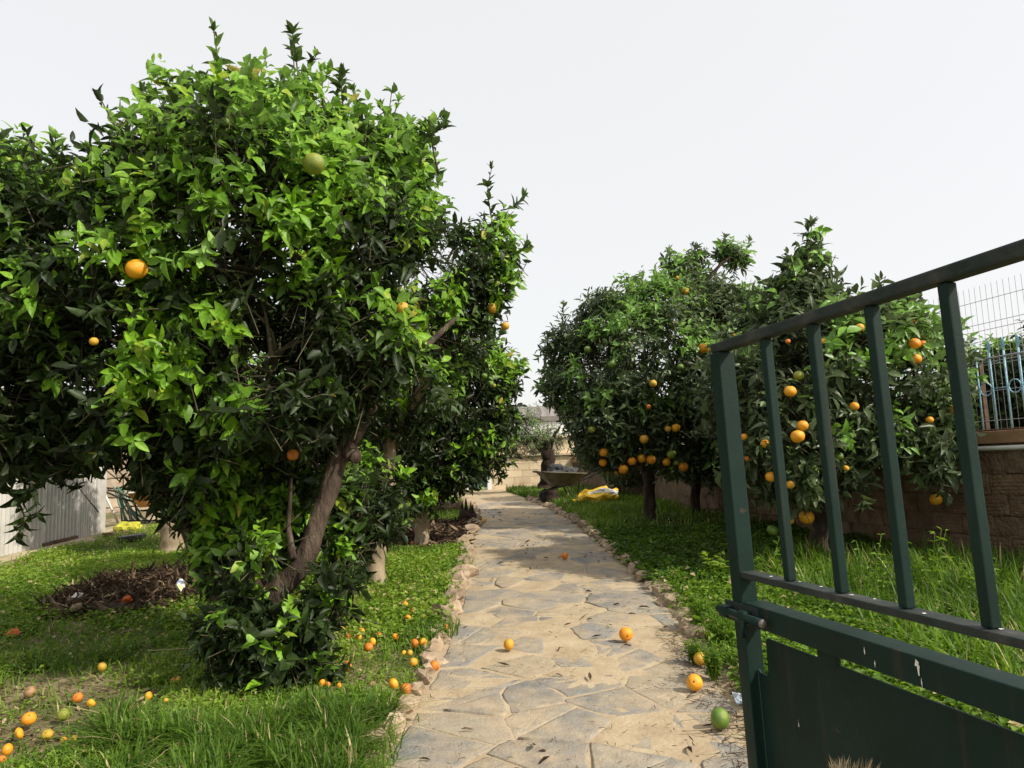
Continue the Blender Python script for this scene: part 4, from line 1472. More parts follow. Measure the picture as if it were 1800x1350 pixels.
# trees over the wall on the right
for i, (lab, bl, sd) in enumerate((
        ('leafy dark tree beyond the wall behind the blue railing', [(1740, 690, 10.5, .62), (1700, 700, 10.5, .5), (1780, 670, 10.6, .5), (1725, 740, 10.5, .5)], 101),
        ('bushy dark tree at the photo right edge beyond the blue railing', [(1830, 670, 10.2, .75), (1870, 720, 10.2, .8), (1815, 740, 10.2, .5)], 102))):
    b0 = at(bl[0][0], 690, bl[0][2])
    b0[2] = float(gz(b0[0], b0[1]))
    build_tree(lab, b0, bl, [([up(b0, 0, 0, -.1), up(b0, .05, 0, .9), up(b0, 0, .1, 1.6)], [.12, .1, .05])], dens=60, leaf=.13, nl=9, fresh=.1, rich=False, mat='leaf', seed=sd,
               shoots=[(at(bl[0][0] + dx, 660, bl[0][2]), at(bl[0][0] + dx + 6, 600 + 9 * (k % 3), bl[0][2]), 12, .35) for k, dx in enumerate((-40, -10, 25, 45))])

# ------------------------------------------------------------------ fallen oranges
FALL = [
    # px, py, diameter px, kind, label, group
    (895, 1138, 19, 'y', 'yellowish green orange lying on the left half of the paved path', None),
    (1101, 1120, 23, 'o', 'ripe orange lying in the middle of the sunny paved path', None),
    (1222, 1207, 26, 'o', 'ripe orange at the right path edge against the low creeping weed', None),
    (1267, 1272, 32, 'g', 'dark green orange with a black blemish on the path beside the gate post', None),
    (993, 980, 12, 'r', 'small deep orange fruit on the shaded stretch of path', None),
    (851, 917, 9, 'y', 'tiny far yellow orange against the left edging of the path', None),
    (1232, 1164, 22, 'y', 'yellow green orange half hidden in weeds at the right path edge', None),
    (725, 957, 9, 'r', 'glowing red orange fruit in leaf litter at the slim tree foot', None),
    (50, 1272, 24, 'o', 'whole yellow orange with a dark hole on the sandy patch at lower left', None),
    (33, 1295, 20, 'o', 'burst orange next to the holed one on the sandy patch', None),
    (83, 1292, 20, 'y', 'pale yellow orange half sunk in grass beside the sandy patch', None),
    (12, 1323, 21, 'o', 'peeled open orange nearest the lower left corner', None),
    (3, 1344, 15, 'r', 'dark red orange scrap cut by the lower left corner', None),
    (53, 1226, 21, 'b', 'dried brown orange on the bare sandy ground at left', None),
    (136, 1232, 19, 'r', 'bright red orange fruit behind a broad weed on the left lawn', None),
    (160, 1238, 16, 'o', 'orange beside the bright red one on the left lawn', None),
    (111, 1260, 22, 'g', 'green orange under the broad weed leaf on the left lawn', None),
    (179, 1176, 17, 'y', 'lone dull yellow orange in the middle of the shaded left lawn', None),
    (261, 1226, 16, 'o', 'split orange in the lawn left of the front tree foot', None),
    (230, 1250, 14, 'b', 'shrivelled tan orange in the lawn left of the front tree', None),
    (330, 1124, 11, 'b', 'small brown orange under the leaves left of the front trunk', None),
    (358, 1230, 12, 'b', 'rotten brown orange deep in grass close to the front tree foot', None),
    (712, 1067, 15, 'o', 'farthest orange of the lawn scatter, below the slim trunk', None),
    (717, 1094, 14, 'o', 'orange in grass straight below the farthest one of the scatter', None),
    (745, 1091, 9, 'r', 'small orange scrap in grass closest to the upper edging stones', None),
    (784, 1110, 13, 'r', 'orange tucked behind a pale edging stone by the path', None),
    (764, 1176, 17, 'r', 'deep orange fruit wedged against the big tilted edging stone', None),
    (729, 1138, 17, 'r', 'red orange half of a touching pair near the edging stones', None),
    (744, 1136, 16, 'o', 'lighter half of a touching orange pair near the edging stones', None),
    (727, 1172, 16, 'y', 'yellow orange in dark grass left of the big tilted edging stone', None),
    (692, 1212, 21, 'o', 'upper of two large oranges in grass beside the lower edging stones', None),
    (714, 1221, 21, 'r', 'lower darker one of two large oranges beside the lower edging stones', None),
    (561, 1093, 16, 'o', 'flattened orange in sun just right of the front tree foliage', None),
    (598, 1105, 18, 'y', 'yellow orange crossed by dark stalks in the sunny grass', None),
    (655, 1137, 15, 'o', 'upper orange of a stacked pair in the middle of the lawn scatter', None),
    (648, 1148, 17, 'r', 'lower orange of a stacked pair in the middle of the lawn scatter', None),
    (666, 1124, 13, 'r', 'reddish orange just above the stacked pair in the lawn scatter', None),
    (610, 1183, 18, 'r', 'flat dull orange alone in shaded grass right of the front tree', None),
    (655, 1212, 12, 'b', 'withered tan orange in grass left of the two large ones', None),
    (566, 1209, 13, 'o', 'orange beside a bright low leaf at the front tree foot', None),
    (576, 1214, 12, 'r', 'reddish orange touching the low leaf at the front tree foot', None),
    (566, 1238, 11, 'r', 'lowest orange in long grass right of the front tree foot', None),
]
FALL += [(px, py, dia, 'oory'[i % 4], lab, None) for i, (px, py, dia, lab) in enumerate((
    (557, 1110, 13, 'orange directly below the flattened one right of the front tree foliage'),
    (561, 1120, 9, 'smallest orange of the column right of the front tree foliage'),
    (613, 1122, 12, 'orange below and right of the stalk crossed yellow one'),
    (635, 1113, 14, 'upper orange of the pair between the stalk crossed and reddish ones'),
    (631, 1124, 12, 'lower orange of the pair between the stalk crossed and reddish ones'),
    (695, 1126, 14, 'orange between the reddish one and the touching pair'),
    (725, 1078, 11, 'small orange just below the farthest one of the lawn scatter'),
    (721, 1155, 12, 'small orange between the touching pair and the yellow one in dark grass'),
    (710, 1155, 10, 'tiny orange bit left of the small one below the touching pair'),
    (596, 1216, 10, 'small orange right of the low bright leaf in the grass'),
    (305, 1198, 11, 'left half of a small broken orange in the middle of the left lawn'),
    (314, 1197, 12, 'right half of a small broken orange in the middle of the left lawn'),
    (111, 1300, 12, 'left of two small oranges in the grass right of the pale half sunk one'),
    (129, 1299, 12, 'right of two small oranges in the grass right of the pale half sunk one'),
    (269, 1285, 11, 'small faded orange deep in coarse grass at the bottom of the lawn'),
    (291, 1239, 10, 'tiny orange in grass right of the split one on the lawn')))]
FALL_PTS = [ground(f[0], f[1] + f[2] * .42) for f in FALL]

# ------------------------------------------------------------------ grass and weeds
GX = None


def scatter(n, y0, y1, test, g, margin=250):
    """random ground points in the part of the garden the picture can see"""
    out_ = []
    tot = 0
    while tot < n:
        y = np.sqrt(g.uniform(y0 * y0, y1 * y1, n))
        x = g.uniform(-.95, .95, n) * y
        px, _, _ = to_px(np.stack([x, y, SLOPE * y], -1))
        k = (px > -margin) & (px < 1800 + margin) & test(x, y, g)
        out_.append(np.stack([x[k], y[k]], -1))
        tot += k.sum()
        if len(out_) > 40:
            break
    P = np.concatenate(out_)[:n]
    return np.column_stack([P, gz(P[:, 0], P[:, 1])])


def blades(geo, P, h, w, g, tone, lean=.55):
    n = len(P)
    h = h * g.uniform(.5, 1.35, n)
    az = g.uniform(0, 6.28, n)
    dr = np.stack([np.cos(az), np.sin(az), np.zeros(n)], -1)
    sd = np.stack([-np.sin(az), np.cos(az), np.zeros(n)], -1)
    L = (np.abs(g.normal(0, lean, n)) + .08) * h
    Z = np.array([0, 0, 1.0])
    ww = (w * g.uniform(.6, 1.4, n))[:, None]

    def pt(t):
        bend = t * t
        return P + dr * (L * bend)[:, None] + Z * (h * (t - .32 * bend * np.minimum(L / h, 1.2)))[:, None]
    a, b, c, e = pt(0), pt(.4), pt(.75), pt(1.0)
    V = np.stack([a - sd * ww, a + sd * ww, b - sd * ww * .9, b + sd * ww * .9, c - sd * ww * .6, c + sd * ww * .6, e], 1)
    T = np.array([(0, 1, 3), (0, 3, 2), (2, 3, 5), (2, 5, 4), (4, 5, 6)])[None] + (np.arange(n) * 7)[:, None, None]
    geo.add(V.reshape(-1, 3), T.reshape(-1, 3), np.repeat(tone, 5), 0)


def herbs(geo, P, size, hmax, g, tone, per=4):
    """low broad weeds: small rounded leaves on short stalks"""
    n = len(P)
    az = g.uniform(0, 6.28, (n, per)) 
    r = size * g.uniform(.5, 2.2, (n, per))
    c = P[:, None] + np.stack([np.cos(az) * r, np.sin(az) * r, hmax * g.uniform(.15, 1, (n, per))], -1)
    c = c.reshape(-1, 3)
    az = az.ravel() + g.normal(0, .5, n * per)
    d = unit(np.stack([np.cos(az), np.sin(az), g.normal(.15, .3, n * per)], -1))
    nr = unit(np.stack([g.normal(0, .35, n * per), g.normal(0, .35, n * per), np.ones(n * per)], -1))
    nr = unit(nr - d * np.sum(nr * d, -1, keepdims=True))
    leaf_geo(geo, c, d, nr, size * g.uniform(.6, 1.4, n * per), np.repeat(tone, per), HERB, g)


HERB = [(np.array([(0, 0, 0), (-w, .55, f * w), (w, .55, f * w), (0, 1, -c)]), np.array([(0, 3, 1), (0, 2, 3)])) for c, f, w in ((.2, .3, .40), (.35, .4, .34), (.1, .25, .46))]
pm = ground(262, 1046)                       # mulch heap
trunks = [bA, bB, bC, bD, bE, bF, bG]


def off_path(x, y, m=.08):
    return (x < path_l(y) - m) | (x > path_r(y) + m)


def in_mulch(x, y):
    return ((x - pm[0]) / .82) ** 2 + ((y - pm[1]) / .8) ** 2 < 1 + .5 * noise2(x, y, 3, 1)


def litter_c(x, y):      # bare leaf-strewn soil round the third tree
    return ((x - bC[0] - .1) / 1.15) ** 2 + ((y - bC[1] - 1.0) / 1.35) ** 2 < 1


def sandy(x, y):
    q = gpt(35, 1262)
    return ((x - q[0]) / .62) ** 2 + ((y - q[1]) / .55) ** 2 < 1 + .9 * noise2(x, y, 5, 4)


def left_lawn(x, y, g):
    k = (x < path_l(y) - .05) & (x > -6.35) & ~in_mulch(x, y) & ~litter_c(x, y)
    k &= ~sandy(x, y) | (g.random(len(x)) < .12)
    bald = noise2(x, y, 1.1, 6) + .6 * noise2(x, y, 4, 8)
    return k & ((bald > -.20) | (g.random(len(x)) < .2))


def wall_x(y):
    return (WD - y * VN[1]) / VN[0]


def shade_r(x, y):
    return ((x - bE[0]) / 2.0) ** 2 + ((y - bE[1] + .9) / 2.6) ** 2 < 1


def right_lawn(x, y, g):
    k = (x > path_r(y) + .08) & (x < wall_x(y) - .05)
    under = ((x - bF[0]) / 1.7) ** 2 + ((y - bF[1] - .8) / 1.9) ** 2 < 1
    sh = under | ((x > 1.9) & (y > 7.4) & (y < 12.5)) | (noise2(x, y, 1.3, 18) > .08) & (y > 6.3) & (y < 11)
    return k & (~sh | (g.random(len(x)) < .15))


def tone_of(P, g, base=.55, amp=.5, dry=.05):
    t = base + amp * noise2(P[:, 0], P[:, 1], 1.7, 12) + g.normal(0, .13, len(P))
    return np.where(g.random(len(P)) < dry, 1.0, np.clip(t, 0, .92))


def clear(P):
    """grass pressed down where a fruit lies"""
    for q in FALL_PTS:
        P = P[np.hypot(P[:, 0] - q[0], P[:, 1] - q[1]) > .06]
    return P


def build_grass():
    g = np.random.default_rng(4)
    a = Geo()
    # long coarse grass in the near corner and along the path foot
    P = scatter(9000, 2.4, 4.3, lambda x, y, g: (x < path_l(y) - .03) & (x > -.56 * y) & (y + .25 * x + .9 * noise2(x, y, 2.2, 2) < 3.2) & (noise2(x, y, 6, 3) > -.12), g)
    blades(a, P, .17, .0046, g, tone_of(P, g, .2, .3), 1.0)
    P = clear(scatter(19000, 2.6, 5.2, left_lawn, g))
    blades(a, P, .085, .0036, g, tone_of(P, g), 1.0)
    P = clear(scatter(33000, 4.6, 9.0, left_lawn, g))
    blades(a, P, .085, .0042, g, tone_of(P, g), 1.0)
    P = scatter(22000, 8.5, 17.5, left_lawn, g)
    blades(a, P, .11, .007, g, tone_of(P, g), .6)
    P = clear(scatter(11000, 2.6, 6.0, left_lawn, g))
    herbs(a, P, .026, .06, g, tone_of(P, g, .52, .5))
    P = scatter(15000, 5.0, 13.0, left_lawn, g)
    herbs(a, P, .036, .09, g, tone_of(P, g, .62, .5))
    # tufts through the edging
    P = scatter(2600, 2.4, 9, lambda x, y, g: (np.abs(x - path_l(y) + .05) < .14) & (noise2(x, y, 3.0, 15) > .12), g)
    blades(a, P, .12, .004, g, tone_of(P, g, .5), .6)
    o = link('grass', a.mesh('grass_left', [M['grass']]))
    setp(o, 'green grass and low weeds over the lawn left of the path', kind='stuff')
    b = Geo()
    P = scatter(20000, 2.4, 6.4, right_lawn, g)
    blades(b, P, .13, .0042, g, tone_of(P, g, .28, .4), 1.0)
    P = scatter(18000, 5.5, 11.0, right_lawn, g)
    blades(b, P, .10, .0048, g, np.clip(tone_of(P, g, .06, .2), 0, .5), .9)  # low tone paints the shade under the right trees into the blades
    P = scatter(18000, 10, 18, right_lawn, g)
    blades(b, P, .15, .008, g, tone_of(P, g, .35), .6)
    P = scatter(7000, 2.6, 6.6, right_lawn, g)
    herbs(b, P, .045, .14, g, tone_of(P, g, .35))
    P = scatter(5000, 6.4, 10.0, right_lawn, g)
    herbs(b, P, .06, .10, g, np.clip(tone_of(P, g, .05, .2), 0, .5))  # weeds darkened the same way, shade put into their colour
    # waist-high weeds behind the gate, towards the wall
    P = scatter(7500, 3.2, 7.2, lambda x, y, g: (x > path_r(y) + 1.0) & (x < wall_x(y) - .1) & (noise2(x, y, 1.6, 21) > -.12), g)
    blades(b, P, .30, .0070, g, tone_of(P, g, .25, .4), 1.0)
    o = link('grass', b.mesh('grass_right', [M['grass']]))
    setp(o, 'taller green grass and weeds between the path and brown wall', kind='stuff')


build_grass()


def weed_plant(p, h, n, g, label, group=None, leafsize=.07, tone=.5, name='weed'):
    """an upright leafy weed: stems, leaves and seed heads"""
    root = empty(name, p)
    setp(root, label, 'weed', group)
    st, lf = Geo(), Geo()
    pos, dd, nn, ll, tt = [], [], [], [], []
    for k in range(n):
        az = g.uniform(0, 6.28)
        e = np.array([math.cos(az) * h * g.uniform(.1, .5), math.sin(az) * h * g.uniform(.1, .5), h * g.uniform(.6, 1.1)])
        P = spline([[0, 0, -.02], e * .5 + np.array([0, 0, .08 * h]), e], 8)
        V, T = tube_arrays(P, np.linspace(.005, .002, 8), 4)
        st.add(V, T, .55)
        for i in range(2, 8):
            for _ in range(2):
                a2 = g.uniform(0, 6.28)
                d = unit(np.array([math.cos(a2), math.sin(a2), g.uniform(-.1, .7)])[None])[0]
                q = np.array([0, 0, 1.0]) + g.normal(0, .3, 3)
                q = unit((q - d * (q @ d))[None])[0]
                pos.append(P[i]); dd.append(d); nn.append(q); ll.append(leafsize * g.uniform(.6, 1.2) * (1.1 - .07 * i)); tt.append(np.clip(tone + g.normal(0, .1), .1, .9))
    leaf_geo(lf, np.array(pos), np.array(dd), np.array(nn), np.array(ll), np.array(tt), SIMPLE, g)
    link('stem', st.mesh('stem', [M['grass']]), root)
    o = link('foliage', lf.mesh('foliage', [M['grass']]), root)
    o['kind'] = 'stuff'
    return root


gw = np.random.default_rng(31)
weed_plant(gpt(1530, 1090), .55, 7, gw, 'tall leafy weed with reddish seed tips behind the second gap of the gate')
weed_plant(gpt(1640, 1080), .60, 7, gw, 'tallest green weed against the brown wall seen between the gate bars')
weed_plant(gpt(1350, 1030), .40, 5, gw, 'round leaved weed close behind the free post of the gate', leafsize=.10, tone=.42)
weed_plant(gpt(1255, 1030), .28, 8, gw, 'bright broad leaved weed in the sun left of the gate post', leafsize=.11, tone=.72)
weed_plant(gpt(1255, 1200), .20, 34, gw, 'low grey green weed creeping over the path edge beside the gate', leafsize=.045, tone=.3)
weed_plant(gpt(1240, 1110), .24, 26, gw, 'scruffy weed at the right path edge just above the paved corner', leafsize=.05, tone=.35)
weed_plant(gpt(1222, 1168), .14, 26, gw, 'matted weed spilling onto the paving around the half hidden fruit', leafsize=.04, tone=.35)
weed_plant(gpt(1272, 1150), .26, 26, gw, 'thick grey green weed against the foot of the gate post', leafsize=.05, tone=.3)
weed_plant(gpt(1740, 1090), .42, 6, gw, 'leafy weed at the wall foot behind the widest gate bar')

# ------------------------------------------------------------------ green gate
def gate_mat():
    m, n, l, b = new_mat('dark_green_gate_paint')
    g = n.new('ShaderNodeNewGeometry')

    def nz(s, d=5):
        t = n.new('ShaderNodeTexNoise')
        t.inputs['Scale'].default_value = s
        t.inputs['Detail'].default_value = d
        t.inputs['Roughness'].default_value = .65
        l.new(g.outputs['Position'], t.inputs['Vector'])
        return t
    r = ramp(n, [(0.3, (0.0045, 0.0165, 0.0125)), (0.6, (0.0072, 0.0245, 0.0190)), (0.85, (0.015, 0.036, 0.029))])
    l.new(nz(5, 8).outputs['Fac'], r.inputs[0])
    k = ramp(n, [(0.66, (0, 0, 0)), (0.72, (1, 1, 1))])
    l.new(nz(16, 8).outputs['Fac'], k.inputs[0])
    mx = n.new('ShaderNodeMixRGB')
    mx.inputs[2].default_value = (0.06, 0.04, 0.028, 1)
    l.new(k.outputs[0], mx.inputs[0])
    l.new(r.outputs[0], mx.inputs[1])
    mp = n.new('ShaderNodeMapping')                        # thin rust runs and grime streaks
    mp.inputs['Scale'].default_value = (26, 26, 1.6)
    l.new(g.outputs['Position'], mp.inputs['Vector'])
    st = n.new('ShaderNodeTexNoise')
    st.inputs['Scale'].default_value = 1.0
    st.inputs['Detail'].default_value = 6
    l.new(mp.outputs[0], st.inputs['Vector'])
    k2 = ramp(n, [(0.58, (0, 0, 0)), (0.80, (.7, .7, .7))])
    l.new(st.outputs['Fac'], k2.inputs[0])
    m3 = n.new('ShaderNodeMixRGB')
    m3.inputs[2].default_value = (0.040, 0.036, 0.028, 1)
    l.new(k2.outputs[0], m3.inputs[0])
    l.new(mx.outputs[0], m3.inputs[1])
    l.new(m3.outputs[0], b.inputs['Base Color'])
    b.inputs['Roughness'].default_value = .55
    b.inputs['Specular IOR Level'].default_value = .2
    bp = n.new('ShaderNodeBump')
    bp.inputs['Strength'].default_value = .2
    bp.inputs['Distance'].default_value = .003
    l.new(nz(140, 3).outputs['Fac'], bp.inputs['Height'])
    l.new(bp.outputs[0], b.inputs['Normal'])
    return m


M['gate'] = gate_mat()
M['gate_worn'] = noisy('worn_rail_paint', [(0.3, (0.009, 0.020, 0.016)), (0.55, (0.028, 0.034, 0.030)), (0.8, (0.10, 0.092, 0.082))], 9, 0.7, 0.3, 70, coord='World')
M['steel'] = noisy('worn_steel', [(0.3, (0.08, 0.07, 0.06)), (0.7, (0.3, 0.27, 0.25))], 20, 0.5, 0.2, 70, metal=.5)
M['drop'] = noisy('bird_dropping', [(0.3, (0.6, 0.58, 0.52)), (0.7, (0.8, 0.79, 0.76))], 30, 0.8, 0.2, 60)


def build_gate():
    dg = 1.9
    p0 = at(1300, 700, dg)
    hx = np.array([.2487, -.9686, 0])                      # towards the hinge
    root = empty('metal_gate', (p0[0], p0[1], float(gz(p0[0], p0[1]))))
    rz = math.atan2(hx[1], hx[0])
    z0 = root.location.z
    # local x: along the leaf from its free post to the hinge; local y: thickness; leaf leans a little
    root.matrix_world = Matrix.Translation(root.location) @ Matrix.Rotation(rz, 4, 'Z') @ Matrix.Rotation(R(1.6), 4, 'X')
    setp(root, 'dark green iron garden gate standing open with bars above a solid sheet', 'gate')
    Z = lambda py, px=1285: at(px, py, dg)[2] - z0
    zt = Z(603, 1268)                                      # top of the leaf
    zm, zl = Z(1000, 1312), Z(1052, 1312)
    Wd = 1.42
    d = 0.05

    def part(name, c, s, mat='gate', bev=.003, parent=None):
        bm = bmesh.new()
        box_bm(bm, c, s, None, bev)
        return link(name, finish(bm, name, M[mat]), parent or root)
    part('post', (0.0, 0, zt / 2 - .014), (.046, .046, zt - .028))
    part('post', (Wd, 0, zt / 2 - .014), (.046, .046, zt - .028))
    part('top_rail', (Wd / 2, 0, zt - .0135), (Wd + .050, .036, .026), 'gate_worn', .005)
    part('middle_rail', (Wd / 2, 0, zm - .008), (Wd - .048, .042, .016), 'gate_worn', .003)
    part('lock_rail', (Wd / 2, .004, zl - .027), (Wd - .055, .055, .054))
    s = .202
    while s < Wd - .08:
        part('bar', (s, 0, (zm + zt - .027) / 2), (.021, .021, zt - .027 - zm - .002), bev=.003)
        s += .1745
    part('bottom_rail', (Wd / 2, 0, .09), (Wd - .055, .045, .05))
    # sheet with the notch cut for the bolt
    zs = zl - .082
    bm = bmesh.new()
    pts = [(.027, .117), (Wd - .027, .117), (Wd - .027, zs), (.080, zs), (.072, zs - .008), (.070, zs - .085), (.062, zs - .093), (.036, zs - .093), (.027, zs - .086)]
    fv = [bm.verts.new((x, .008, z)) for x, z in pts]
    f = bm.faces.new(fv)
    ex = bmesh.ops.extrude_face_region(bm, geom=[f])
    bmesh.ops.translate(bm, vec=(0, -.005, 0), verts=[v for v in ex['geom'] if isinstance(v, bmesh.types.BMVert)])
    link('sheet_panel', finish(bm, 'sheet_panel', M['gate']), root)
    part('spacer', (.31, 0, zl - .068), (.06, .012, .026), bev=.001)
    part('spacer', (.86, 0, zl - .068), (.06, .012, .026), bev=.001)
    # bolt on the face towards the path
    side = -1.0
    b = link('bolt', cyl_mesh('bolt', np.array([[-.062, 0, 0], [.135, 0, 0]]), .0105, M['gate'], 12), root, (0, side * .042, zl - .030))
    e = link('rod_end', cyl_mesh('rod_end', np.array([[.135, 0, 0], [.140, 0, 0], [.144, 0, 0]]), np.array([.0108, .0108, .005]), M['steel'], 12), b)
    for x, w in ((-.03, .035), (.055, .03)):
        bm = bmesh.new()
        box_bm(bm, (x, .004, 0), (w, .030, .030), None, .006)
        link('keeper', finish(bm, 'keeper', M['gate']), b)
    link('handle', cyl_mesh('handle', np.array([[.068, -.006, -.006], [.068, -.016, -.03], [.068, -.012, -.044]]), np.array([.006, .0055, .008]), M['gate'], 8), b)
    bm = bmesh.new()
    box_bm(bm, (0.02, .018, 0), (.15, .006, .05), None, .002)
    link('back_plate', finish(bm, 'back_plate', M['gate_worn']), b)
    # bird droppings and chips
    r = np.random.default_rng(12)

    def splat(c, w, h, ny, mat='drop'):
        n = 14
        V, T = [(0, 0, 0)], []
        for k in range(n):
            a = k / n * 6.283
            q = 1 + .35 * r.normal()
            V.append((math.cos(a) * w * .7 * max(.3, q), 0, math.sin(a) * h * .8 * max(.3, q)))
        for k in range(n):
            T.append((0, 1 + k, 1 + (k + 1) % n))
        V = np.array(V)
        if ny == 'top':
            V = V[:, [0, 2, 1]]
        o = link('dropping', mesh_np('dropping', V, T, [M[mat]]), root, c)
        return o
    yf = .004 - .0285
    for x, dz, w, h in ((.585, -.012, .007, .006), (.588, -.024, .0035, .014), (.592, -.042, .0016, .010), (.455, -.02, .0018, .008), (.48, -.04, .002, .006)):
        splat((x, yf - .0012, zl + dz), w, h, 'front')
    for x, w in ((.13, .007), (.225, .004), (.30, .005), (.405, .006), (.46, .004), (.60, .006), (.74, .005)):
        splat((x, r.uniform(-.012, .012), zm + .0012), w, .004, 'top')
    splat((.175, .0018, zs - .17), .0016, .010, 'front')
    splat((.20, .0018, zs - .36), .0012, .012, 'front')
    return root


build_gate()

rf = np.random.default_rng(17)
for (px, py, dia, kind, lab, grp) in FALL:
    p = ground(px, py + dia * .42)
    D = dia / FPX * np.linalg.norm(p - np.array([0, 0, CAM_Z]))
    onp = path_l(p[1]) < p[0] < path_r(p[1])
    D *= 1.0 if onp else (.76 if p[0] < -2.0 else .88)
    zz = SLOPE * p[1] + .012 if onp else float(gz(p[0], p[1])) + .028
    o = link('orange', FR[kind], None, (p[0], p[1], zz + D * .46))
    sq = (1, 1, 1) if 'flat' not in lab and 'burst' not in lab else (1.1, 1.05, .75)
    o.scale = (D * sq[0], D * sq[1] * rf.uniform(.95, 1), D * sq[2] * rf.uniform(.95, 1) * (1 if onp else rf.uniform(.86, 1)))
    o.rotation_euler = (rf.uniform(0.6, 2.4), rf.uniform(-1, 1), rf.uniform(0, 6.28))
    setp(o, lab, 'orange', grp or ('oranges fallen on the path' if onp else 'fallen oranges in the lawn'))

# ------------------------------------------------------------------ wheelbarrows, sack, stump, logs, litter
M['barrow_grey'] = noisy('cement_crusted_tray', [(0.3, (0.06, 0.05, 0.035)), (0.55, (0.14, 0.12, 0.085)), (0.8, (0.25, 0.22, 0.165))], 6, 0.85, 0.4, 40)
M['barrow_orange'] = noisy('faded_orange_tray', [(0.3, (0.26, 0.11, 0.03)), (0.7, (0.42, 0.21, 0.06))], 6, 0.7, 0.3, 40)
M['cream_rim'] = noisy('cream_rim', [(0.3, (0.55, 0.50, 0.34)), (0.7, (0.75, 0.72, 0.62))], 8, 0.6, 0.2, 40)
M['black_tube'] = noisy('black_tube', [(0.3, (0.015, 0.015, 0.014)), (0.7, (0.05, 0.045, 0.04))], 15, 0.6, 0.2, 60)
M['rubber'] = noisy('old_rubber', [(0.3, (0.02, 0.02, 0.02)), (0.7, (0.06, 0.055, 0.05))], 10, 0.9, 0.3, 60)
M['black_bag'] = noisy('black_plastic_bag', [(0.3, (0.012, 0.013, 0.016)), (0.7, (0.035, 0.037, 0.042))], 5, 0.35, 0.8, 14, bdist=.03)
M['ash'] = noisy('dark_rubble', [(0.3, (0.03, 0.03, 0.035)), (0.6, (0.10, 0.10, 0.105)), (0.85, (0.3, 0.3, 0.3))], 9, 0.8, 0.9, 25, bdist=.03)
M['yellow'] = noisy('yellow_plastic', [(0.3, (0.62, 0.36, 0.012)), (0.7, (0.78, 0.52, 0.03))], 5, 0.45, 0.5, 12, bdist=.02)
M['white_plastic'] = noisy('white_plastic', [(0.3, (0.6, 0.58, 0.5)), (0.7, (0.78, 0.77, 0.72))], 8, 0.5, 0.4, 20)
M['wood_old'] = noisy('weathered_wood', [(0.3, (0.07, 0.045, 0.03)), (0.6, (0.18, 0.12, 0.08)), (0.85, (0.32, 0.24, 0.16))], 6, 0.95, 0.8, 30, stretch=(.25, 1, 1), bdist=.02)


def wheelbarrow(name_label, loc, rz, sc, tray, rim, frame, load_label, load_mat, load_sz, lw=1):
    """tray, rim, legs, handles, wheel; local +x towards the handles"""
    root = empty('wheelbarrow', loc, rz)
    root.scale = (sc,) * 3
    setp(root, name_label, 'wheelbarrow')
    bm = bmesh.new()
    # tray: flared open shell with thickness
    top = [(-.52, -.33), (.38, -.36), (.42, 0), (.38, .36), (-.52, .33), (-.60, 0)]
    bot = [(-.26, -.20), (.22, -.22), (.24, 0), (.22, .22), (-.26, .20), (-.29, 0)]
    zt = [.66, .60, .60, .60, .66, .68]
    vt = [bm.verts.new((x, y, z)) for (x, y), z in zip(top, zt)]
    vb = [bm.verts.new((x, y, .36)) for x, y in bot]
    for k in range(6):
        bm.faces.new((vt[k], vt[(k + 1) % 6], vb[(k + 1) % 6], vb[k]))
    bm.faces.new(vb)
    bmesh.ops.subdivide_edges(bm, edges=bm.edges[:], cuts=1, use_grid_fill=True)
    bmesh.ops.solidify(bm, geom=bm.faces[:], thickness=.012)
    link('tray', finish(bm, 'tray', M[tray], False), root)
    P = np.array([(x, y, z) for (x, y), z in zip(top, zt)] + [(top[0][0], top[0][1], zt[0])])
    link('rim', cyl_mesh('rim', spline(P, 40), .016, M[rim], 8), root)
    for s in (-1, 1):
        link('handle', cyl_mesh('handle', spline([(-.50, s * .06, .22), (-.1, s * .20, .34), (.45, s * .27, .50), (.70, s * .29, .62), (.86, s * .29, .66)], 20), .017, M[frame], 8), root)
        link('leg', cyl_mesh('leg', spline([(.02, s * .22, .36), (.20, s * .25, .02), (.30, s * .25, .0), (.34, s * .24, .06), (.42, s * .26, .48)], 18), .015, M[frame], 8), root)
    link('brace', cyl_mesh('brace', np.array([(.18, -.25, .1), (.18, .25, .1)]), .012, M[frame], 8), root)
    w = empty('wheel', (0, 0, 0))
    w.parent = root
    w.location = (-.40, 0, .15)
    th = np.linspace(0, 2 * np.pi, 29)
    link('tyre', cyl_mesh('tyre', np.stack([np.cos(th) * .115, 0 * th, np.sin(th) * .115], -1), .035, M['rubber'], 10), w)
    link('rim_disc', cyl_mesh('rim_disc', np.array([(0, -.03, 0), (0, .03, 0)]), .09, M[frame], 16), w)
    link('axle', cyl_mesh('axle', np.array([(0, -.1, 0), (0, .1, 0)]), .012, M[frame], 8), w)
    bm = lump_bm(load_sz, 3.3 * lw, 3, .42, 2.0)
    o = link('rubble_heap' if load_mat == 'ash' else 'plastic_bag', finish(bm, 'load', M[load_mat], False))
    pm_ = Matrix.Translation(root.location) @ Matrix.Rotation(rz, 4, 'Z') @ Matrix.Scale(sc, 4)
    o.matrix_world = pm_ @ Matrix.Translation((-.02, 0, .60))
    setp(o, load_label, 'rubble' if load_mat == 'ash' else 'bag')
    return root


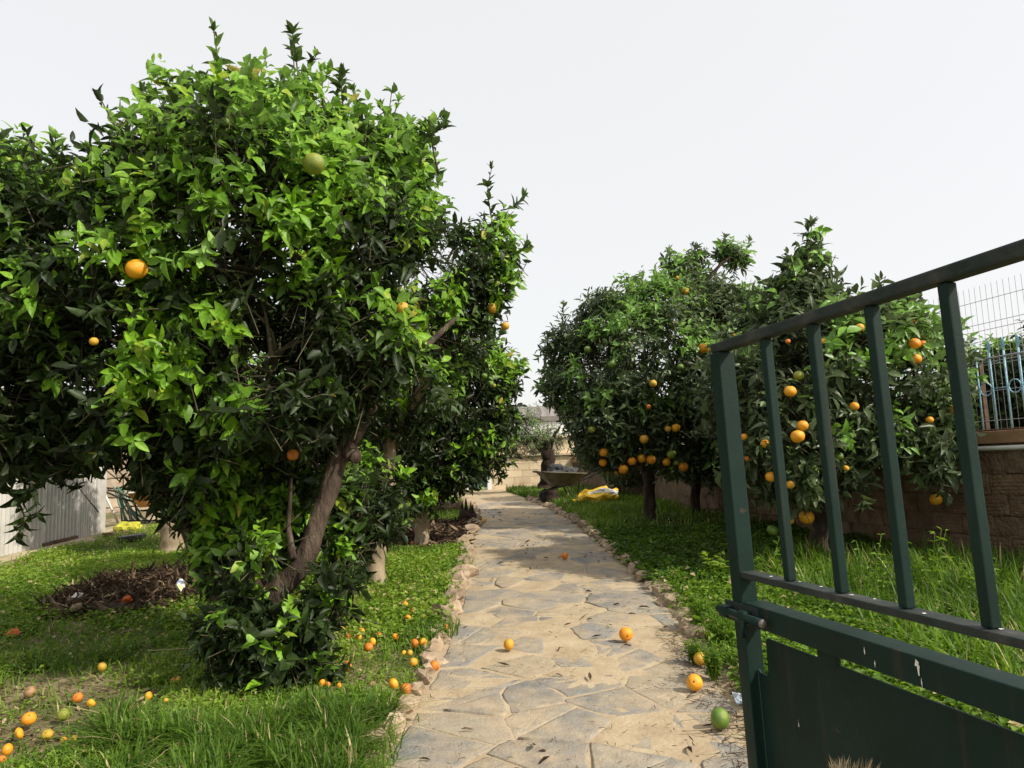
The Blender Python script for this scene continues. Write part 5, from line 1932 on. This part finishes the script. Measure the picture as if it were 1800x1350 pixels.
pw = gpt(992, 886)
wheelbarrow('old cement grey wheelbarrow by the olive tree at the path end', pw, R(8), .92, 'barrow_grey', 'barrow_grey', 'black_tube', 'dark sooty rubble heaped in the grey wheelbarrow', 'ash', (.32, .2, .20))
ps = gpt(971, 888)
st = empty('tree_stump', ps)
setp(st, 'short dark tree stump standing in front of the grey wheelbarrow', 'stump')
P = np.array([(0, 0, -.05), (0, 0, .08), (.01, 0, .2), (0, 0, .27)])
link('stump_wood', cyl_mesh('stump_wood', spline(P, 12), np.linspace(.14, .10, 12), M['bark_dark'], 14, lump=.25), st)
link('cut_face', cyl_mesh('cut_face', np.array([(0, 0, .271), (0, 0, .276)]), .088, M['wood_old'], 14), st)

pl = gpt(275, 925)
wheelbarrow('orange wheelbarrow with a cream rim beside the shed behind the thick trunk', pl, R(195), 1.02, 'barrow_orange', 'cream_rim', 'black_tube', 'black plastic bag bulging in the orange wheelbarrow', 'black_bag', (.34, .24, .24), 2)

# yellow sack
py_ = gpt(1050, 889)
sk = empty('plastic_sack', py_)
setp(sk, 'crumpled yellow and white plastic sack lying in grass under the trees', 'sack')
bm = lump_bm((.44, .28, .19), 5.5, 3, .34, 2.1, .10)
for v in bm.verts:
    v.co.z += .10
    v.co.z += .12 * max(0, v.co.x / .4) + .02 * math.sin(v.co.x * 22) * (v.co.z > .1)
link('sack_body', finish(bm, 'sack_body', M['yellow']), sk)
bm = lump_bm((.25, .13, .10), 2.5, 3, .3, 2.2, .06)
o = link('white_face', finish(bm, 'white_face', M['white_plastic']), sk, (.12, -.13, .21))

# log and litter heap by the left edge of the path
p = gpt(786, 908)
lg = empty('fallen_log', p)
setp(lg, 'brown log lying on bare soil beside the left path edge', 'log')
q0, q1 = gpt(752, 908) - p, gpt(812, 902) - p
link('log_bark', cyl_mesh('log_bark', spline([q0 + [0, 0, .11], (q0 + q1) / 2 + [0, .05, .12], q1 + [0, 0, .11]], 16), np.linspace(.12, .095, 16), M['wood_old'], 14, lump=.18), lg)
link('cut_end', cyl_mesh('cut_end', np.array([q1 + [.005, 0, .11], q1 + [.012, 0, .11]]), .08, M['bark_pale'], 12), lg)
p = gpt(822, 918)
sp = empty('jagged_stump', p)
setp(sp, 'jagged dark stump rising at the left path edge beside the log', 'stump')
link('stump_wood', cyl_mesh('stump_wood', spline([(0, 0, -.05), (0, 0, .12), (.02, 0, .2)], 8), np.linspace(.17, .11, 8), M['bark_dark'], 12, lump=.3), sp)
for k in range(7):
    a = k / 7 * 6.28
    b_ = np.array([math.cos(a) * .08, math.sin(a) * .08, .16])
    link('splinter', cyl_mesh('splinter', np.array([b_, b_ * 1.15 + np.array([0, 0, .1 + .05 * (k % 3)])]), np.array([.035, .004]), M['bark_dark'], 5), sp)


M['mulch'] = leaf_mat('dry_mulch', [(0.0, (0.025, 0.017, 0.012)), (0.5, (0.085, 0.055, 0.036)), (0.85, (0.20, 0.14, 0.085)), (1.0, (0.42, 0.33, 0.21))], .9, .05, .1)


def litter(name, label, P, length, width, g, flat=.3, tone=(.1, 1.0), kind='stuff', curl=True):
    """dry leaves and twigs lying on the ground"""
    n = len(P)
    az = g.uniform(0, 6.28, n)
    d = unit(np.stack([np.cos(az), np.sin(az), g.normal(0, flat, n)], -1))
    nr = np.stack([g.normal(0, .35, n), g.normal(0, .35, n), np.ones(n)], -1)
    nr = unit(nr - d * np.sum(nr * d, -1, keepdims=True))
    geo = Geo()
    sh = [leaf_simple(c, f, w) for c, f, w in ((-.25, .5, width), (.2, .8, width * .7), (0, .3, width * .3), (.0, .2, .02))]
    leaf_geo(geo, P, d, nr, length * g.uniform(.4, 1.4, n), g.uniform(*tone, n) ** 1.6, sh, g)
    o = link(name, geo.mesh(name, [M['mulch']]))
    setp(o, label, kind=kind)
    return o


gl = np.random.default_rng(51)
# mulch heap: mound plus dry stalks
mv = lump_bm((.72, .70, .075), 4.4, 3, .22, 1.8, .02)
mo = link('soil_mound', finish(mv, 'soil_mound', noisy('dark_compost', [(0.3, (0.03, 0.02, 0.014)), (0.7, (0.10, 0.065, 0.042))], 12, .95, 1.0, 30, bdist=.03)), None, (pm[0], pm[1], float(gz(pm[0], pm[1]))))
setp(mo, 'dark compost mound of dry stalks on the left lawn', 'mound')
n = 7500
rr = np.sqrt(gl.random(n))
aa = gl.uniform(0, 6.28, n)
P = np.stack([pm[0] + rr * np.cos(aa) * .92, pm[1] + rr * np.sin(aa) * .85, np.zeros(n)], -1)
P[:, 2] = gz(P[:, 0], P[:, 1]) + .17 * np.clip(1 - rr ** 2, 0, 1) * gl.uniform(.35, 1.15, n) + .015
litter('mulch', 'tangle of dry brown stalks and leaves over the compost mound', P, .14, .09, gl, .45)
P = scatter(5200, 8.6, 12.5, lambda x, y, g: litter_c(x, y) & (x < path_l(y) - .02), gl)
P[:, 2] += gl.uniform(.005, .06, len(P))
litter('leaf_litter', 'brown fallen leaves on bare soil under the third left tree', P, .12, .2, gl, .2)
P = scatter(3200, 6.5, 12.5, lambda x, y, g: (x > path_r(y) + .1) & (x < wall_x(y) - .1), gl)
P[:, 2] += .012
litter('leaf_litter', 'brown fallen leaves on shaded soil under the right trees', P, .11, .2, gl, .15)
P = scatter(2600, 2.3, 14, lambda x, y, g: (x > path_l(y) + .02) & (x < path_r(y) - .02) & (noise2(x, y, 1.6, 31) > -.05), gl)
P[:, 2] = SLOPE * P[:, 1] + .016
big = gl.random(len(P)) < .07
litter('leaf_litter', 'small dry leaves, twigs and crumbs scattered over the paved path', P[~big], .030, .10, gl, .08, (.05, .8))
litter('leaf_litter', 'larger curled brown leaves scattered over the paved path', P[big], .075, .2, gl, .12, (.1, .75))
P = scatter(2600, 2.3, 5.2, lambda x, y, g: (x > path_r(y) - .22) & (x < path_r(y) + .25), gl)
P[:, 2] = SLOPE * P[:, 1] + .018
litter('leaf_litter', 'dry straw and crumbs along the right path edge by the gate', P, .05, .08, gl, .15)
P = scatter(1500, 2.9, 5.0, lambda x, y, g: sandy(x, y) | (noise2(x, y, 2, 14) > .3) & (x < path_l(y) - .1), gl)
P[:, 2] += .012
litter('leaf_litter', 'pale dry chips on the sandy patch at lower left', P, .04, .2, gl, .1, (.5, 1.0))


def scrap(name, label, cat, p, size, mat, seed, amp=.5):
    bm = lump_bm(size, seed, 2, amp, 2.3)
    o = link(name, finish(bm, name, M[mat]), None, (p[0], p[1], p[2]))
    o.rotation_euler = (0, .2, seed)
    setp(o, label, cat)


M['paper_blue'] = noisy('pale_blue_paper', [(0.3, (0.42, 0.52, 0.66)), (0.7, (0.7, 0.75, 0.8))], 30, .7, .2, 60)
M['foil'] = noisy('printed_foil', [(0.35, (0.16, 0.26, 0.55)), (0.5, (0.72, 0.74, 0.78)), (0.65, (0.75, 0.7, 0.2))], 14, .35, .3, 40)
M['red_rag'] = noisy('orange_rag', [(0.3, (0.42, 0.08, 0.02)), (0.7, (0.62, 0.15, 0.03))], 12, .8, .4, 30)
M['hose'] = noisy('faded_green_net', [(0.3, (0.06, 0.13, 0.09)), (0.7, (0.16, 0.26, 0.18))], 8, .6, .2, 40)
p = gpt(150, 1064); scrap('paper_scrap', 'crumpled white paper at the left end of the compost mound', 'litter', up(p, 0, -.1, .11), (.075, .04, .05), 'white_plastic', 1.2)
p = gpt(325, 1060); scrap('foil_wrapper', 'blue and white foil wrapper on the compost mound by the trunk', 'wrapper', up(p, 0, -.1, .17), (.05, .03, .045), 'foil', 2.2, .6)
p = gpt(221, 1073); scrap('rag', 'orange red rag scrap on the front of the compost mound', 'rag', up(p, 0, 0, .10), (.06, .03, .03), 'red_rag', 3.1, .7)
p = gpt(139, 1080); scrap('stone', 'smooth tan stone at the lower left of the compost mound', 'stone', up(p, 0, -.05, .08), (.06, .04, .035), 'rock', 4.2, .1)
p = gpt(22, 1118); scrap('dry_leaf', 'single reddish dry leaf on the grass at the left edge', 'leaf', up(p, 0, 0, .05), (.075, .05, .012), 'red_rag', 5.2, .4)
M['dark_leaf'] = M['wood_old']
bm = bmesh.new()
vs = [bm.verts.new(v) for v in ((-.035, -.03, 0), (.03, -.035, .012), (.038, .03, .002), (-.028, .034, .018))]
bm.faces.new(vs)
bmesh.ops.solidify(bm, geom=bm.faces[:], thickness=.0015)
o = link('paper_scrap', finish(bm, 'paper_scrap', M['paper_blue']), None, up(gpt(1301, 1240), 0, 0, .03))
o.rotation_euler = (.5, 0, .3)
setp(o, 'torn pale blue and white paper on the path beside the gate post', 'litter')
# twig across the path beside the green orange
tp = [ground(*q) + np.array([0, 0, .022]) for q in ((1200, 1294), (1240, 1291), (1280, 1284), (1318, 1280))]
o = link('fallen_twig', cyl_mesh('fallen_twig', spline(tp, 18), np.linspace(.003, .005, 18), M['bark_pale'], 6))
setp(o, 'long thin pale twig lying on the path below the green orange', 'twig')

# objects by the shed
p0, p1 = gpt(212, 928), at(181, 862, 12.6)
o = link('pole', cyl_mesh('pole', np.array([p0, p1]), .02, M['pvc'], 8))
setp(o, 'slim white pole leaning against the shed corner', 'pole')
net = empty('garden_net', gpt(238, 924))
setp(net, 'faded green netting bunched against the stone wall by the shed', 'net')
no = np.array(net.location)
for k in range(9):
    a, b_ = at(200 + k * 2.0, 856 + (k % 3) * 3, 13.3), gpt(215 + k * 6, 922 + (k % 4))
    mid = (a + b_) / 2 + gl.normal(0, .05, 3)
    link('fold', cyl_mesh('fold', spline([a, mid, b_ + [0, 0, .03]], 12) - no, .018, M['hose'], 6), net)
bm = lump_bm((.20, .14, .13), 7.7, 3, .4, 2.2)
o = link('plastic_bag', finish(bm, 'plastic_bag', noisy('dull_yellow_bag', [(.3, (.34, .34, .03)), (.7, (.55, .52, .06))], 7, .5, .6, 20, bdist=.02)), None, up(gpt(226, 937), 0, 0, .08))
setp(o, 'crumpled yellow green bag on the ground under the white pole', 'bag')
bm = bmesh.new()
box_bm(bm, (0, 0, .05), (.36, .22, .08), None, .02)
o = link('tray', finish(bm, 'tray', M['black_bag']), None, gpt(231, 951))
o.rotation_euler = (.05, -.08, .2)
setp(o, 'shallow dark grey tray lying on grass before the yellow bag', 'tray')
bm = bmesh.new()
box_bm(bm, (0, 0, .04), (.5, .09, .06), None, .01)
o = link('plank', finish(bm, 'plank', M['wood_old']), None, up(gpt(181, 944), .2, .1, 0.0))
o.rotation_euler = (0, 0, R(60))
setp(o, 'short weathered plank on the concrete at the shed corner', 'plank')


# ------------------------------------------------------------------ dog in front of the gate, only its tail tip reaches into view
M['fur'] = noisy('tan_fur', [(0.3, (0.34, 0.24, 0.12)), (0.7, (0.62, 0.49, 0.30))], 20, .9, .5, 60, stretch=(1, 1, .3))


def build_dog():
    tip = at(1505, 1339, 1.33)
    # body below the frame, facing right, tail carried high
    base = np.array([tip[0] + .12, tip[1] - .02, float(gz(tip[0], tip[1]))])
    root = empty('dog', base)
    setp(root, 'tan dog before the gate with only its bushy tail tip showing', 'dog')
    hz = tip[2] - base[2]
    J = {'pelvis': (0, 0, .50), 'loin': (.16, 0, .52), 'chest': (.38, 0, .49), 'neck': (.52, 0, .60), 'nape': (.60, 0, .68), 'head': (.68, 0, .70), 'muzzle': (.80, 0, .66), 'nose': (.84, 0, .655)}
    Rd = {'pelvis': .10, 'loin': .095, 'chest': .125, 'neck': .085, 'nape': .07, 'head': .075, 'muzzle': .038, 'nose': .025}
    E = [('pelvis', 'loin'), ('loin', 'chest'), ('chest', 'neck'), ('neck', 'nape'), ('nape', 'head'), ('head', 'muzzle'), ('muzzle', 'nose')]
    for s, n_ in ((-1, 'l'), (1, 'r')):
        J.update({'hip' + n_: (-.02, s * .07, .44), 'stifle' + n_: (.06, s * .08, .31), 'hock' + n_: (-.09, s * .08, .17), 'hpaw' + n_: (-.06, s * .08, .025), 'htoe' + n_: (-.01, s * .08, .02),
                  'shoulder' + n_: (.42, s * .07, .40), 'elbow' + n_: (.37, s * .075, .28), 'wrist' + n_: (.39, s * .075, .12), 'fpaw' + n_: (.39, s * .075, .025), 'ftoe' + n_: (.44, s * .075, .02),
                  'ear' + n_: (.65, s * .05, .77), 'eartip' + n_: (.64, s * .065, .84)})
        Rd.update({'hip' + n_: .075, 'stifle' + n_: .05, 'hock' + n_: .026, 'hpaw' + n_: .028, 'htoe' + n_: .024, 'shoulder' + n_: .065, 'elbow' + n_: .042, 'wrist' + n_: .028, 'fpaw' + n_: .028, 'ftoe' + n_: .024, 'ear' + n_: .03, 'eartip' + n_: .012})
        E += [('pelvis', 'hip' + n_), ('hip' + n_, 'stifle' + n_), ('stifle' + n_, 'hock' + n_), ('hock' + n_, 'hpaw' + n_), ('hpaw' + n_, 'htoe' + n_), ('chest', 'shoulder' + n_), ('shoulder' + n_, 'elbow' + n_), ('elbow' + n_, 'wrist' + n_), ('wrist' + n_, 'fpaw' + n_), ('fpaw' + n_, 'ftoe' + n_), ('head', 'ear' + n_), ('ear' + n_, 'eartip' + n_)]
    J.update({'tail1': (-.10, 0, .56), 'tail2': (-.15, 0, .64), 'tail3': (-.13, 0, hz - .06)})
    Rd.update({'tail1': .035, 'tail2': .04, 'tail3': .03})
    E += [('pelvis', 'tail1'), ('tail1', 'tail2'), ('tail2', 'tail3')]
    keys = list(J)
    me = bpy.data.meshes.new('body')
    me.from_pydata([J[k] for k in keys], [(keys.index(a), keys.index(b)) for a, b in E], [])
    me.materials.append(M['fur'])
    o = link('body', me, root)
    sm = o.modifiers.new('skin', 'SKIN')
    for k, v in zip(keys, me.skin_vertices[0].data):
        v.radius = (Rd[k], Rd[k])
        v.use_root = k == 'pelvis'
    ss = o.modifiers.new('sub', 'SUBSURF')
    ss.levels = ss.render_levels = 2
    g = np.random.default_rng(61)
    n = 3200
    geo = Geo()
    t = g.random(n)
    c = np.array([-.15, 0, .60]) * (1 - t)[:, None] + np.array([-.13, 0, hz - .04]) * t[:, None]
    az = g.uniform(0, 6.28, n)
    P = c + np.stack([np.cos(az), np.sin(az), 0 * az], -1) * .028
    d = unit(np.stack([np.cos(az) * .35 + .25, np.sin(az) * .35, np.ones(n)], -1) + g.normal(0, .2, (n, 3)))
    nr = unit(np.cross(d, g.normal(size=(n, 3))))
    leaf_geo(geo, P, d, nr, .042 * g.uniform(.5, 1.2, n), np.full(n, .5), [leaf_simple(.15, 0, .03)], g)
    h = link('tail_fur', geo.mesh('tail_fur', [M['fur']]), root)
    h['kind'] = 'stuff'
    for s in (-1, 1):
        bm = bmesh.new()
        bmesh.ops.create_icosphere(bm, subdivisions=2, radius=.011)
        link('eye', finish(bm, 'eye', M['rubber'], True), root, (.735, s * .045, .715))
    bm = bmesh.new()
    bmesh.ops.create_icosphere(bm, subdivisions=2, radius=.018)
    link('nose', finish(bm, 'nose', M['rubber'], True), root, (.862, 0, .665))
    root.rotation_euler = (0, 0, R(-8))


build_dog()
